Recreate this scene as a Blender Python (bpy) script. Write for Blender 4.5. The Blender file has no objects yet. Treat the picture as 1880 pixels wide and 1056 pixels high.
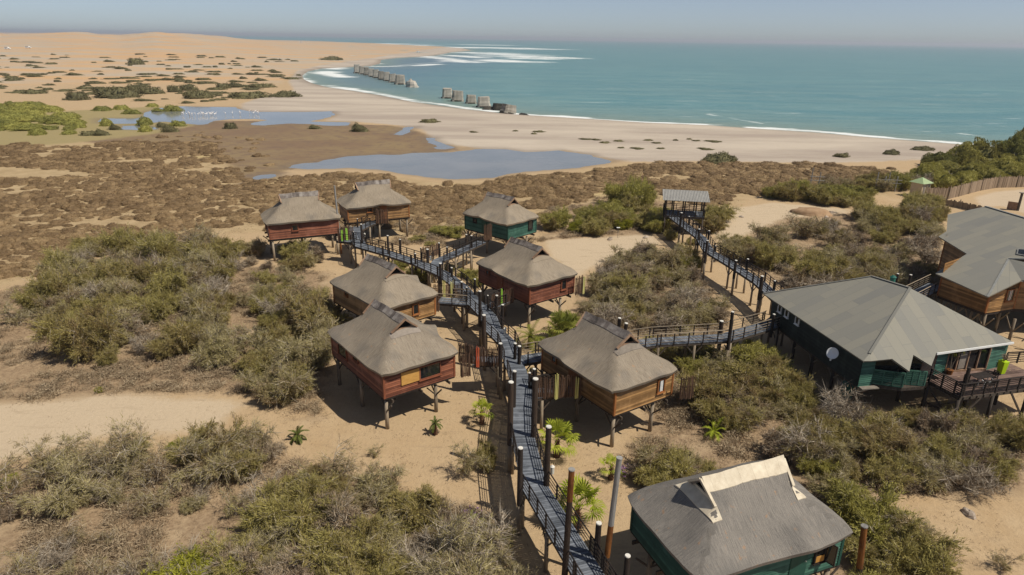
import bpy, math, random
import numpy as np
from mathutils import Vector, Matrix
rad = math.radians
random.seed(7)
SC = bpy.context.scene
COL = SC.collection

# ------------------------------------------------------------------ camera
F = 1253.0; PITCH = rad(20.05); ROLL = rad(0.85); HC = 27.0; CX, CY = 940.0, 528.0
FW = np.array([0, math.cos(PITCH), -math.sin(PITCH)])
_r = np.array([1., 0, 0]); _u = np.cross(_r, FW)
RV = math.cos(ROLL) * _r + math.sin(ROLL) * _u
UV = -math.sin(ROLL) * _r + math.cos(ROLL) * _u
CAM = np.array([0, 0, HC])
cam = bpy.data.cameras.new('camera'); cam.sensor_width = 36; cam.lens = F / 1880 * 36
cam.clip_start = 0.5; cam.clip_end = 60000
co = bpy.data.objects.new('camera', cam); COL.objects.link(co)
co.matrix_world = Matrix(((RV[0], UV[0], -FW[0], 0), (RV[1], UV[1], -FW[1], 0), (RV[2], UV[2], -FW[2], HC), (0, 0, 0, 1)))
SC.camera = co

# ------------------------------------------------------------------ world, sun, exposure
SUN_EL, SUN_AZ = rad(56), rad(-26)          # azimuth measured from +X towards +Y, pointing at the sun
W = bpy.data.worlds.new('World'); SC.world = W; W.use_nodes = True
nt = W.node_tree; nt.nodes.clear()
sky = nt.nodes.new('ShaderNodeTexSky'); sky.sky_type = 'NISHITA'; sky.sun_disc = False
sky.sun_elevation = SUN_EL; sky.sun_rotation = rad(90) - SUN_AZ
sky.air_density = .55; sky.dust_density = .45; sky.ozone_density = 3.0; sky.altitude = 0
bg = nt.nodes.new('ShaderNodeBackground'); bg.inputs[1].default_value = 0.092
wo = nt.nodes.new('ShaderNodeOutputWorld')
hsv = nt.nodes.new('ShaderNodeHueSaturation'); hsv.inputs['Saturation'].default_value = .72; hsv.inputs['Value'].default_value = .92
nt.links.new(sky.outputs[0], hsv.inputs['Color']); nt.links.new(hsv.outputs[0], bg.inputs[0]); nt.links.new(bg.outputs[0], wo.inputs[0])
sl = bpy.data.lights.new('sun', 'SUN'); sl.energy = 4.4; sl.angle = rad(0.5); sl.color = (1, .935, .81)
so = bpy.data.objects.new('sun', sl); COL.objects.link(so)
sd = Vector((math.cos(SUN_EL) * math.cos(SUN_AZ), math.cos(SUN_EL) * math.sin(SUN_AZ), math.sin(SUN_EL)))
so.rotation_euler = sd.to_track_quat('Z', 'Y').to_euler(); so.location = (30, -20, 80)
SC.view_settings.view_transform = 'Standard'; SC.view_settings.look = 'None'
SC.view_settings.exposure = 0.1; SC.view_settings.gamma = 1
SC.cycles.volume_step_rate = 1.0; SC.cycles.max_bounces = 6; SC.cycles.volume_bounces = 0
SC.cycles.transparent_max_bounces = 6

# ------------------------------------------------------------------ measuring helpers
def ray(x, y): return (x - CX) / F * RV - (y - CY) / F * UV + FW
def un(x, y, z=0.0):
    d = ray(x, y); t = (z - HC) / d[2]
    return CAM + d * t
def pr(p):
    v = np.array(p, float) - CAM; Z = v @ FW
    return CX + F * (v @ RV) / Z, CY - F * (v @ UV) / Z
def ztop(X, Y, ypx):
    lo, hi = 0.0, 14.0
    for _ in range(40):
        m = (lo + hi) / 2
        if pr((X, Y, m))[1] > ypx: lo = m
        else: hi = m
    return lo
def rplane(x, y, A, B, C):
    n = np.cross(B - A, C - A); d = ray(x, y)
    return CAM + d * (((A - CAM) @ n) / (d @ n))

def _h(i, j, s):
    n = (i.astype(np.int64) * 374761393 + j.astype(np.int64) * 668265263 + s * 974711) & 0x7fffffff
    n = ((n ^ (n >> 13)) * 1274126177) & 0x7fffffff
    return ((n ^ (n >> 16)) & 0xffff) / 65535.0
def vn(x, y, s=0):
    i = np.floor(x); j = np.floor(y); fx = x - i; fy = y - j
    fx = fx * fx * (3 - 2 * fx); fy = fy * fy * (3 - 2 * fy)
    a = _h(i, j, s); b = _h(i + 1, j, s); c = _h(i, j + 1, s); d = _h(i + 1, j + 1, s)
    return (a * (1 - fx) + b * fx) * (1 - fy) + (c * (1 - fx) + d * fx) * fy
def fbm(x, y, o=4, s=0):
    t = 0; a = .5
    for k in range(o):
        t = t + a * vn(x * 2 ** k, y * 2 ** k, s + k * 17); a *= .5
    return t * 16 / 15.
def polysd(P, X, Y):          # signed distance, positive inside
    P = np.array(P, float); n = len(P); d = np.full(X.shape, 1e18); ins = np.zeros(X.shape, bool)
    for i in range(n):
        x0, y0 = P[i]; x1, y1 = P[(i + 1) % n]
        ex, ey = x1 - x0, y1 - y0; L = ex * ex + ey * ey + 1e-12
        t = np.clip(((X - x0) * ex + (Y - y0) * ey) / L, 0, 1)
        d = np.minimum(d, (X - x0 - t * ex) ** 2 + (Y - y0 - t * ey) ** 2)
        c = ((y0 > Y) != (y1 > Y)) & (X < (x1 - x0) * (Y - y0) / (y1 - y0 + 1e-12) + x0)
        ins ^= c
    d = np.sqrt(d)
    return np.where(ins, d, -d)
def wp(pts, z=0.0): return [un(x, y, z)[:2] for x, y in pts]
def inpoly(P, x, y):
    c = False; n = len(P)
    for i in range(n):
        x0, y0 = P[i]; x1, y1 = P[(i + 1) % n]
        if (y0 > y) != (y1 > y) and x < (x1 - x0) * (y - y0) / (y1 - y0) + x0: c = not c
    return c

# ------------------------------------------------------------------ materials
def mat(name):
    m = bpy.data.materials.new(name); m.use_nodes = True
    n = m.node_tree; n.nodes.clear()
    o = n.nodes.new('ShaderNodeOutputMaterial'); b = n.nodes.new('ShaderNodeBsdfPrincipled')
    b.inputs['Roughness'].default_value = .85; b.inputs['Specular IOR Level'].default_value = .25
    n.links.new(b.outputs[0], o.inputs[0])
    return m, n, b
def N(n, t, **k):
    x = n.nodes.new(t)
    for a, v in k.items():
        if a.startswith('i_'):
            key = a[2:]; x.inputs[int(key) if key.isdigit() else key].default_value = v
        else: setattr(x, a, v)
    return x
def noise_tex(n, vec, scale, detail=4, rough=.6):
    t = N(n, 'ShaderNodeTexNoise'); t.inputs['Scale'].default_value = scale
    t.inputs['Detail'].default_value = detail; t.inputs['Roughness'].default_value = rough
    if vec is not None: n.links.new(vec, t.inputs['Vector'])
    return t.outputs['Fac']
def ramp(n, fac, stops):
    r = N(n, 'ShaderNodeValToRGB'); e = r.color_ramp.elements
    while len(e) < len(stops): e.new(.5)
    for k, (p, c) in enumerate(stops):
        e[k].position = p; e[k].color = (*c, 1) if len(c) == 3 else c
    n.links.new(fac, r.inputs[0]); return r.outputs[0]
def mixc(n, fac, a, b, mode='MIX'):
    m = N(n, 'ShaderNodeMix', data_type='RGBA', blend_type=mode)
    for s, v in ((0, fac), (6, a), (7, b)):
        if isinstance(v, (int, float)): m.inputs[s].default_value = v
        elif isinstance(v, tuple): m.inputs[s].default_value = (*v, 1)
        else: n.links.new(v, m.inputs[s])
    return m.outputs[2]
def mth(n, op, a, b=0.0, c=None, clamp=False):
    m = N(n, 'ShaderNodeMath', operation=op); m.use_clamp = clamp
    for s, v in ((0, a), (1, b), (2, c)):
        if v is None: continue
        if isinstance(v, (int, float)): m.inputs[s].default_value = v
        else: n.links.new(v, m.inputs[s])
    return m.outputs[0]
def attr(n, name, out='Fac'):
    return N(n, 'ShaderNodeAttribute', attribute_name=name).outputs[out]
def bump(n, b, h, strength=.5, dist=.05):
    u = N(n, 'ShaderNodeBump'); u.inputs['Strength'].default_value = strength; u.inputs['Distance'].default_value = dist
    n.links.new(h, u.inputs['Height']); n.links.new(u.outputs[0], b.inputs['Normal'])
def objvec(n, sc=(1, 1, 1)):
    c = N(n, 'ShaderNodeTexCoord'); m = N(n, 'ShaderNodeMapping'); m.inputs['Scale'].default_value = sc
    n.links.new(c.outputs['Object'], m.inputs[0]); return m.outputs[0]

def wood(name, c1, c2, sc=(6, 6, 6), rough=.8, spread=.5, rb=.6):
    m, n, b = mat(name)
    f = noise_tex(n, objvec(n, sc), 1.0, 5, rb)
    f2 = mth(n, 'ADD', mth(n, 'MULTIPLY', f, 1 - spread * .5), mth(n, 'MULTIPLY', attr(n, 'rnd'), spread * .6))
    c = ramp(n, f2, [(.3, c1), (.8, c2)])
    if name.startswith('wall') or name.startswith('deck'):      # weathering: bleached and stained patches
        wv = noise_tex(n, objvec(n, (.9, .9, .5)), 1.0, 4, .65)
        c = mixc(n, ramp(n, wv, [(.52, (0, 0, 0)), (.72, (.38, .38, .38))]), c, tuple(min(1, v * 1.5 + .05) for v in c2))
        c = mixc(n, ramp(n, wv, [(.30, (.5, .5, .5)), (.46, (0, 0, 0))]), c, tuple(v * .6 for v in c1))
    n.links.new(c, b.inputs['Base Color']); b.inputs['Roughness'].default_value = rough
    bump(n, b, f, .35, .02); return m
M = {}
M['black_wood'] = wood('black_wood', (.012, .009, .008), (.045, .033, .027), (9, 9, 2.5))
M['brown_pole'] = wood('brown_pole', (.022, .015, .011), (.075, .05, .036), (9, 9, 1.5))
M['deck'] = wood('deck', (.075, .084, .10), (.18, .196, .225), (7, 7, 7), .75, 1.0)
M['deck_brown'] = wood('deck_brown', (.09, .055, .045), (.2, .13, .105), (3, 3, 3), .75, 1.0)
M['stilt'] = wood('stilt', (.13, .10, .07), (.36, .29, .21), (9, 9, 1.2))
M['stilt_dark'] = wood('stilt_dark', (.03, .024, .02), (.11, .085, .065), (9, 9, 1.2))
M['reed'] = wood('reed', (.045, .027, .018), (.19, .11, .07), (14, 14, .8), .9, 1.0)
M['reed_pale'] = wood('reed_pale', (.16, .115, .075), (.36, .27, .19), (8, 8, .8), .9, 1.0)
M['wall_red'] = wood('wall_red', (.12, .04, .022), (.29, .105, .055), (1.2, 1.2, 10), .6, 1.0)
M['wall_orange'] = wood('wall_orange', (.16, .085, .03), (.37, .205, .08), (1.2, 1.2, 10), .6, 1.0)
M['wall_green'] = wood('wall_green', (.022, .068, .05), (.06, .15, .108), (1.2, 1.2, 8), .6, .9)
M['trim_red'] = wood('trim_red', (.15, .05, .028), (.29, .10, .05), (2, 2, 2), .6)
M['trim_orange'] = wood('trim_orange', (.20, .07, .022), (.36, .15, .05), (2, 2, 2), .6)
M['trim_green'] = wood('trim_green', (.008, .035, .028), (.02, .08, .06), (2, 2, 2), .6)
M['gable_wood'] = wood('gable_wood', (.20, .12, .075), (.40, .26, .17), (3, 3, 3), .7)
M['board_orange'] = wood('board_orange', (.36, .18, .04), (.6, .34, .1), (1.5, 1.5, 5), .6)
M['rust'] = wood('rust', (.09, .03, .01), (.36, .15, .035), (4, 4, 1.5), .85)
M['grey_metal'] = wood('grey_metal', (.16, .16, .15), (.32, .32, .30), (5, 5, 1), .5)
M['concrete'] = wood('concrete', (.20, .18, .15), (.50, .455, .39), (.5, .5, .18), .9)
M['algae'] = wood('algae', (.02, .018, .014), (.07, .06, .045), (1, 1, 1), .7)
M['cream'] = wood('cream', (.5, .42, .31), (.72, .64, .50), (2.5, 2.5, 2.5), .85, .1)
M['cement'] = wood('cement', (.17, .145, .12), (.30, .255, .215), (3, 3, 3), .9)
M['cap_white'] = wood('cap_white', (.55, .52, .46), (.78, .75, .68), (12, 12, 12), .6, .3)
M['white'] = wood('white', (.7, .7, .68), (.82, .82, .8), (4, 4, 4), .4, .2)
M['tin'] = wood('tin', (.12, .115, .105), (.38, .365, .335), (8, 1.2, 1.2), .4, .6)
M['green_roof'] = wood('green_roof', (.27, .35, .18), (.36, .44, .25), (3, 3, 3), .6)
M['beige_wall'] = wood('beige_wall', (.48, .38, .24), (.62, .52, .36), (3, 3, 3), .8)
M['wall_dark'] = wood('wall_dark', (.010, .015, .011), (.022, .032, .024), (1.2, 1.2, 8), .6, .9)  # lodge's left side: darker wood, with its shade painted into the colour
M['teal'] = wood('teal', (.01, .09, .07), (.03, .16, .12), (5, 5, 1), .6)
M['yellow_pole'] = wood('yellow_pole', (.52, .46, .12), (.78, .74, .36), (8, 8, 1.5), .8)
M['lime_pole'] = wood('lime_pole', (.25, .50, .04), (.45, .72, .12), (8, 8, 1.5), .7)
M['red_pole'] = wood('red_pole', (.55, .10, .05), (.75, .22, .10), (8, 8, 1.5), .7)
M['lime'] = wood('lime', (.38, .55, .01), (.46, .64, .02), (2, 2, 2), .5)
M['purple'] = wood('purple', (.12, .05, .16), (.28, .14, .34), (3, 3, 3), .9)
M['rock'] = wood('rock', (.22, .17, .13), (.50, .42, .34), (3, 3, 3), .95)
M['dark_rock'] = wood('dark_rock', (.04, .035, .03), (.12, .10, .085), (2, 2, 2), .9)
M['bird'] = wood('bird', (.75, .7, .68), (.85, .8, .78), (4, 4, 4), .8)
M['tyre'] = wood('tyre', (.015, .015, .015), (.03, .03, .03), (4, 4, 4), .8)
M['pole_grey'] = wood('pole_grey', (.17, .16, .15), (.36, .35, .33), (7, 7, 1.2), .8)
M['soil_heap'] = wood('soil_heap', (.30, .19, .11), (.46, .32, .20), (1.2, 1.2, 1.2), .95)
M['bush_grey'] = None

m, n, b = mat('glass'); M['glass'] = m
b.inputs['Base Color'].default_value = (.012, .014, .016, 1); b.inputs['Roughness'].default_value = .06; b.inputs['Specular IOR Level'].default_value = .6
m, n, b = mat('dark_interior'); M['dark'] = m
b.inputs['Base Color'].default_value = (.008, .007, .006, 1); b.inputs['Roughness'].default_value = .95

# thatch: streaks that run down the slope, from the attribute 'tuv'
def thatch(name, c0, c1, c2, spots):
    m, n, b = mat(name)
    at = attr(n, 'tuv', 'Vector')
    mp = N(n, 'ShaderNodeMapping'); mp.inputs['Scale'].default_value = (26, 1.6, 1); n.links.new(at, mp.inputs[0])
    f1 = noise_tex(n, mp.outputs[0], 1.0, 5, .65)
    f2 = noise_tex(n, objvec(n), .7, 4, .6)
    f3 = noise_tex(n, objvec(n, (14, 14, 14)), 1.0, 3, .7)
    s = mth(n, 'ADD', mth(n, 'MULTIPLY', f1, .62), mth(n, 'ADD', mth(n, 'MULTIPLY', f2, .22), mth(n, 'MULTIPLY', f3, .18)))
    c = ramp(n, s, [(.36, c0), (.50, c1), (.66, c2)])
    if spots:
        f4 = noise_tex(n, objvec(n, (3.2, 3.2, 3.2)), 1.0, 2, .5)
        c = mixc(n, ramp(n, f4, [(.66, (0, 0, 0)), (.74, (.55, .55, .55))]), c, (.36, .21, .11))
    f5 = noise_tex(n, objvec(n, (.45, .45, .2)), 1.0, 2, .5)
    c = mixc(n, ramp(n, f5, [(.52, (0, 0, 0)), (.72, (.5, .5, .5))]), c, (.11, .105, .10))
    n.links.new(c, b.inputs['Base Color']); b.inputs['Roughness'].default_value = .95; b.inputs['Specular IOR Level'].default_value = .1
    bump(n, b, mth(n, 'ADD', f1, mth(n, 'MULTIPLY', f3, .6)), .9, .05)
    return m
M['thatch'] = thatch('thatch', (.15, .12, .09), (.26, .214, .16), (.35, .293, .227), False)
M['thatch_spotted'] = thatch('thatch_spotted', (.145, .117, .09), (.25, .207, .158), (.34, .288, .225), True)
M['thatch_grey'] = thatch('thatch_grey', (.115, .108, .10), (.21, .19, .168), (.29, .26, .225), True)
m, n, b = mat('ridge_cap'); M['ridge_cap'] = m
f = noise_tex(n, objvec(n), 2.2, 5, .65)
f = mth(n, 'ADD', mth(n, 'MULTIPLY', f, .8), mth(n, 'MULTIPLY', attr(n, 'rnd'), .25))
n.links.new(ramp(n, f, [(.33, (.07, .058, .052)), (.5, (.15, .125, .11)), (.68, (.27, .24, .215))]), b.inputs['Base Color'])
bump(n, b, f, .6, .03)

# felt / shingle sheet roof laid in long strips: colour differs by strip (attribute tuv)
m, n, b = mat('sheet_roof'); M['sheet_roof'] = m
at = attr(n, 'tuv', 'Vector')
br = N(n, 'ShaderNodeTexBrick'); n.links.new(at, br.inputs['Vector'])
br.inputs['Scale'].default_value = 1.0; br.inputs['Brick Width'].default_value = 3.4; br.inputs['Row Height'].default_value = .95
br.inputs['Mortar Size'].default_value = .02; br.inputs['Bias'].default_value = -.35
br.inputs['Color1'].default_value = (.225, .212, .17, 1); br.inputs['Color2'].default_value = (.105, .115, .125, 1); br.inputs['Mortar'].default_value = (.13, .13, .12, 1)
br.offset = .37
f = noise_tex(n, objvec(n), .5, 5, .6); f3 = noise_tex(n, objvec(n), 14, 3, .7)
c = mixc(n, .1, br.outputs['Color'], (.20, .195, .175))
c = mixc(n, mth(n, 'MULTIPLY', f, .5), c, (.225, .215, .185)); c = mixc(n, mth(n, 'MULTIPLY', f3, .35), c, (.30, .28, .24))
n.links.new(c, b.inputs['Base Color']); b.inputs['Roughness'].default_value = .8
bump(n, b, mth(n, 'ADD', mth(n, 'MULTIPLY', br.outputs['Fac'], -.6), mth(n, 'MULTIPLY', f3, .4)), .35, .02)

def foliage(name, stops, ov=.35, transl=.33):
    m, n, b = mat(name)
    oi = N(n, 'ShaderNodeObjectInfo')
    v = mth(n, 'ADD', mth(n, 'MULTIPLY', attr(n, 'rnd'), 1 - ov), mth(n, 'MULTIPLY', oi.outputs['Random'], ov))
    c = ramp(n, v, stops)
    n.links.new(c, b.inputs['Base Color']); b.inputs['Roughness'].default_value = .75
    t = N(n, 'ShaderNodeBsdfTranslucent'); n.links.new(c, t.inputs[0])
    mx = N(n, 'ShaderNodeMixShader'); mx.inputs[0].default_value = transl
    o = [q for q in n.nodes if q.type == 'OUTPUT_MATERIAL'][0]
    n.links.new(b.outputs[0], mx.inputs[1]); n.links.new(t.outputs[0], mx.inputs[2]); n.links.new(mx.outputs[0], o.inputs[0])
    M[name] = m; return m
foliage('leaf_grey', [(.15, (.23, .15, .09)), (.34, (.36, .27, .15)), (.5, (.35, .295, .13)), (.68, (.42, .36, .17)), (.9, (.58, .49, .27))])
foliage('leaf_olive', [(.12, (.23, .155, .08)), (.35, (.32, .25, .095)), (.6, (.36, .31, .10)), (.9, (.50, .43, .15))])
foliage('leaf_green', [(.12, (.16, .145, .05)), (.4, (.30, .27, .07)), (.7, (.39, .355, .09)), (.95, (.50, .44, .13))])
foliage('leaf_marsh', [(.1, (.15, .15, .045)), (.4, (.27, .26, .065)), (.7, (.36, .33, .085)), (.95, (.46, .40, .12))], .4, .15)
foliage('leaf_bright', [(.0, (.14, .15, .02)), (.5, (.28, .28, .03)), (1, (.44, .41, .05))])
foliage('leaf_dark', [(.0, (.10, .10, .035)), (.5, (.19, .19, .05)), (1, (.30, .28, .08))])
foliage('leaf_far', [(.0, (.10, .09, .045)), (.5, (.15, .135, .062)), (1, (.22, .19, .095))], .5, .1)
foliage('leaf_brown', [(.1, (.16, .105, .065)), (.4, (.25, .18, .115)), (.7, (.34, .26, .165)), (.95, (.46, .37, .25))], .35, .1)
foliage('hummock', [(.0, (.145, .092, .045)), (.35, (.265, .178, .092)), (.65, (.36, .255, .135)), (1, (.48, .355, .19))], .35, .15)
foliage('palm_bright', [(.0, (.19, .24, .015)), (.5, (.36, .41, .03)), (1, (.52, .54, .08))], .2, .3)
foliage('palm_green', [(.0, (.10, .12, .02)), (.5, (.22, .235, .035)), (1, (.36, .36, .07))], .2, .3)
foliage('palm_dark', [(.0, (.05, .07, .015)), (.5, (.10, .12, .025)), (1, (.19, .20, .04))], .2, .2)
M['twig'] = wood('twig', (.17, .135, .10), (.50, .43, .34), (5, 5, 5), .9, 1.0)
M['palm_trunk'] = wood('palm_trunk', (.07, .035, .02), (.22, .12, .07), (9, 9, 20), .95)

# ------------------------------------------------------------------ mesh helpers
class MB:
    def __init__(s): s.v = []; s.f = []; s.r = []
    def add(s, vs, fs, rnd=None):
        o = len(s.v); s.v += [tuple(map(float, q)) for q in vs]
        rr = random.random() if rnd is None else rnd
        for q in fs: s.f.append([i + o for i in q]); s.r.append(rr)
    def box(s, c, sz, ang=0.0, rnd=None):
        hx, hy, hz = sz[0] / 2, sz[1] / 2, sz[2] / 2; ca, sa = math.cos(ang), math.sin(ang); vs = []
        for dz in (-hz, hz):
            for dx, dy in ((-hx, -hy), (hx, -hy), (hx, hy), (-hx, hy)):
                vs.append((c[0] + dx * ca - dy * sa, c[1] + dx * sa + dy * ca, c[2] + dz))
        s.add(vs, [(3, 2, 1, 0), (4, 5, 6, 7), (0, 1, 5, 4), (1, 2, 6, 5), (2, 3, 7, 6), (3, 0, 4, 7)], rnd)
    def beam(s, p, q, w, h, rnd=None):
        p = Vector(p); q = Vector(q); d = (q - p).normalized()
        up = Vector((0, 0, 1)) if abs(d.z) < .95 else Vector((1, 0, 0))
        a = d.cross(up).normalized() * (w / 2); c = a.cross(d).normalized() * (h / 2)
        vs = [e + x * a + y * c for e in (p, q) for x, y in ((-1, -1), (1, -1), (1, 1), (-1, 1))]
        s.add(vs, [(0, 1, 2, 3), (7, 6, 5, 4), (0, 4, 5, 1), (1, 5, 6, 2), (2, 6, 7, 3), (3, 7, 4, 0)], rnd)
    def tube(s, p, q, r0, r1=None, n=8, rnd=None, wob=0):
        r1 = r0 if r1 is None else r1
        p = Vector(p); q = Vector(q); d = (q - p).normalized()
        up = Vector((0, 0, 1)) if abs(d.z) < .95 else Vector((1, 0, 0))
        a = d.cross(up).normalized(); c = a.cross(d)
        vs = []
        for e, r in ((p, r0), (q, r1)):
            for k in range(n):
                t = 2 * math.pi * k / n; rr = r * (1 + random.uniform(-wob, wob))
                vs.append(e + a * rr * math.cos(t) + c * rr * math.sin(t))
        fs = [(k, (k + 1) % n, n + (k + 1) % n, n + k) for k in range(n)] + [tuple(range(n - 1, -1, -1)), tuple(range(n, 2 * n))]
        s.add(vs, fs, rnd)
    def path(s, pts, r0, r1=None, n=6, rnd=None):
        r1 = r0 if r1 is None else r1; m_ = len(pts)
        vs = []; fs = []
        for i, p in enumerate(pts):
            p = Vector(p); d = (Vector(pts[min(i + 1, m_ - 1)]) - Vector(pts[max(i - 1, 0)])).normalized()
            up = Vector((0, 0, 1)) if abs(d.z) < .95 else Vector((1, 0, 0))
            a = d.cross(up).normalized(); c = a.cross(d); r = r0 + (r1 - r0) * i / (m_ - 1)
            for k in range(n):
                t = 2 * math.pi * k / n; vs.append(p + a * r * math.cos(t) + c * r * math.sin(t))
        for i in range(m_ - 1):
            for k in range(n): fs.append((i * n + k, i * n + (k + 1) % n, (i + 1) * n + (k + 1) % n, (i + 1) * n + k))
        fs += [tuple(range(n - 1, -1, -1)), tuple((m_ - 1) * n + k for k in range(n))]
        s.add(vs, fs, rnd)
    def poly(s, P, thick, dirv=(0, 0, -1), rnd=None):
        n = len(P); d = np.array(dirv) * thick
        vs = [np.array(p) for p in P] + [np.array(p) + d for p in P]
        s.add(vs, [tuple(range(n)), tuple(range(2 * n - 1, n - 1, -1))] + [(i, i + n, (i + 1) % n + n, (i + 1) % n) for i in range(n)], rnd)
    def build(s, name, m, parent=None, smooth=False, world=True, bevel=0):
        off = np.zeros(3); q_ = parent
        while world and q_ is not None: off = off + np.array(q_.location); q_ = q_.parent
        me = bpy.data.meshes.new(name)
        me.from_pydata([(a - off[0], b_ - off[1], c - off[2]) for a, b_, c in s.v], [], s.f)
        a = me.attributes.new('rnd', 'FLOAT', 'FACE'); a.data.foreach_set('value', s.r)
        me.materials.append(M[m] if isinstance(m, str) else m)
        if smooth: me.polygons.foreach_set('use_smooth', [True] * len(me.polygons))
        me.update()
        o = bpy.data.objects.new(name, me); COL.objects.link(o)
        if parent is not None: o.parent = parent
        if bevel:
            bm_ = o.modifiers.new('bevel', 'BEVEL'); bm_.width = bevel; bm_.segments = 2; bm_.limit_method = 'ANGLE'
        return o
def npmesh(name, V, Fc, m, rnd=None, smooth=False, attrs=None):
    V = np.asarray(V, np.float32); Fc = np.asarray(Fc, np.int32); k = Fc.shape[1]
    me = bpy.data.meshes.new(name)
    me.vertices.add(len(V)); me.vertices.foreach_set('co', V.ravel())
    me.loops.add(Fc.size); me.loops.foreach_set('vertex_index', Fc.ravel())
    me.polygons.add(len(Fc)); me.polygons.foreach_set('loop_start', np.arange(0, Fc.size, k, dtype=np.int32))
    me.polygons.foreach_set('loop_total', np.full(len(Fc), k, np.int32))
    if smooth: me.polygons.foreach_set('use_smooth', np.ones(len(Fc), bool))
    if rnd is not None:
        a = me.attributes.new('rnd', 'FLOAT', 'FACE'); a.data.foreach_set('value', np.asarray(rnd, np.float32))
    for kk, vv in (attrs or {}).items():
        vv = np.asarray(vv, np.float32)
        if vv.ndim == 1:
            a = me.attributes.new(kk, 'FLOAT', 'POINT'); a.data.foreach_set('value', vv)
        else:
            a = me.attributes.new(kk, 'FLOAT_VECTOR', 'POINT'); a.data.foreach_set('vector', vv.ravel())
    me.materials.append(M[m] if isinstance(m, str) else m)
    me.update(calc_edges=True); return me
def link(name, me, parent=None):
    o = bpy.data.objects.new(name, me); COL.objects.link(o)
    if parent is not None: o.parent = parent
    return o
def tag(o, label=None, cat=None, group=None, kind=None):
    if label: o['label'] = label
    if cat: o['category'] = cat
    if group: o['group'] = group
    if kind: o['kind'] = kind
    return o
def empty(name, loc, label, cat, rz=0.0, group=None):
    o = bpy.data.objects.new(name, None); COL.objects.link(o); o.empty_display_size = .3
    o.location = loc; o.rotation_euler = (0, 0, rz); tag(o, label, cat, group); return o
def copy_tree(o, parent=None):
    c = o.copy(); COL.objects.link(c); c.parent = parent
    for ch in o.children:
        copy_tree(ch, c)
    return c

# ------------------------------------------------------------------ regions (traced once, laid on the ground)
SEA_Z, LAG_Z = -0.6, -0.12
shore_px = [(2700, 420), (2300, 345), (2050, 300), (1880, 278), (1750, 264), (1600, 252.5), (1500, 243.5), (1400, 237), (1300, 230), (1180, 225), (1100, 219.5), (1000, 213.5),
            (945, 210), (905, 206), (850, 200), (800, 193), (757, 187), (700, 175.5), (650, 167), (600, 160), (573, 153), (558, 146), (555, 139), (565, 131.5), (590, 126),
            (630, 124), (680, 121.5), (698, 117), (700, 110), (730, 106.5), (770, 104.5), (800, 102), (830, 96), (866, 93), (850, 89), (820, 86.5), (765, 84), (700, 80.5),
            (640, 78), (560, 75), (480, 73.2), (440, 71.6)]
SEA = wp(shore_px, SEA_Z) + [(-9000, 22000), (-9000, 60000), (60000, 60000), (60000, 300)]
L1 = wp([(520, 309), (538, 303), (555, 299.5), (582, 297.6), (606, 293), (627, 289), (659, 286), (686, 284.6), (734, 284), (766, 281), (816, 278), (843, 275.5), (860, 272), (886, 273), (926, 273.6), (963, 279.5),
         (996, 278), (1027, 276), (1059, 281), (1086, 283.7), (1091, 289), (1135, 295.7), (1086, 304), (1046, 310), (1011, 312), (980, 314), (940, 318), (900, 328), (847, 329), (820, 329),
         (792, 326), (752, 320.5), (726, 316.5), (699, 312.5), (646, 308.5), (606, 310), (566, 311)], LAG_Z)
L2 = wp([(262, 207), (290, 199), (333, 195.5), (381, 196.6), (429, 196.6), (447, 202.6), (477, 205.5), (560, 205.5), (612, 204.5), (614, 212), (593, 218.6), (564, 223.4), (610, 223.8), (646, 224.6), (641, 230.4), (609, 231.4),
         (566, 228), (529, 227), (486, 230.6), (460, 229.6), (457, 226.6), (475, 223.5), (492, 220.7), (470, 218.6), (446, 218.6), (420, 219), (396, 221.5), (385, 227), (369, 229.4), (343, 227), (298, 223),
         (283, 226), (250, 228), (208, 227.5), (179, 226), (180, 218), (208, 217.5), (250, 217.6), (264, 214)], LAG_Z)
L3 = wp([(222, 231), (252, 231), (290, 233), (288, 238), (250, 239), (224, 238)], LAG_Z)
C1 = wp([(722, 247), (736, 240), (742, 233), (768, 232.5), (754, 238), (752, 244), (736, 248.5)], LAG_Z)
C2 = wp([(779, 253), (800, 253), (798, 258.5), (827, 268), (840, 272), (816, 274.5), (789, 273), (808, 268), (784, 261)], LAG_Z)
P1 = wp([(458, 328), (470, 322), (500, 319), (520, 322), (500, 327), (478, 330)], LAG_Z)
LAGS = [('lagoon', L1), ('lagoon', L2), ('lagoon', L3), ('creek', C1), ('creek', C2), ('lagoon', P1)]
BEACH = wp([(440, 205), (445, 190), (480, 178), (540, 165), (530, 150), (545, 130), (600, 118), (700, 104), (860, 80), (1000, 150), (1900, 240), (2300, 330), (2300, 400), (1900, 330), (1720, 292), (1600, 297), (1500, 299), (1300, 296),
            (1160, 297), (1120, 292), (1040, 276), (960, 281), (860, 270), (800, 262), (775, 238), (740, 231), (650, 223), (600, 222), (620, 210), (560, 207), (470, 207)])
MARSH = wp([(150, 262), (200, 235), (300, 222), (480, 222), (640, 228), (725, 231), (800, 250), (840, 275), (760, 285), (640, 292), (560, 300), (500, 325), (440, 340), (420, 300), (380, 262)])
GREENM = wp([(-150, 215), (100, 205), (300, 195), (380, 225), (290, 245), (140, 262), (0, 272), (-200, 280)])
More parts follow.
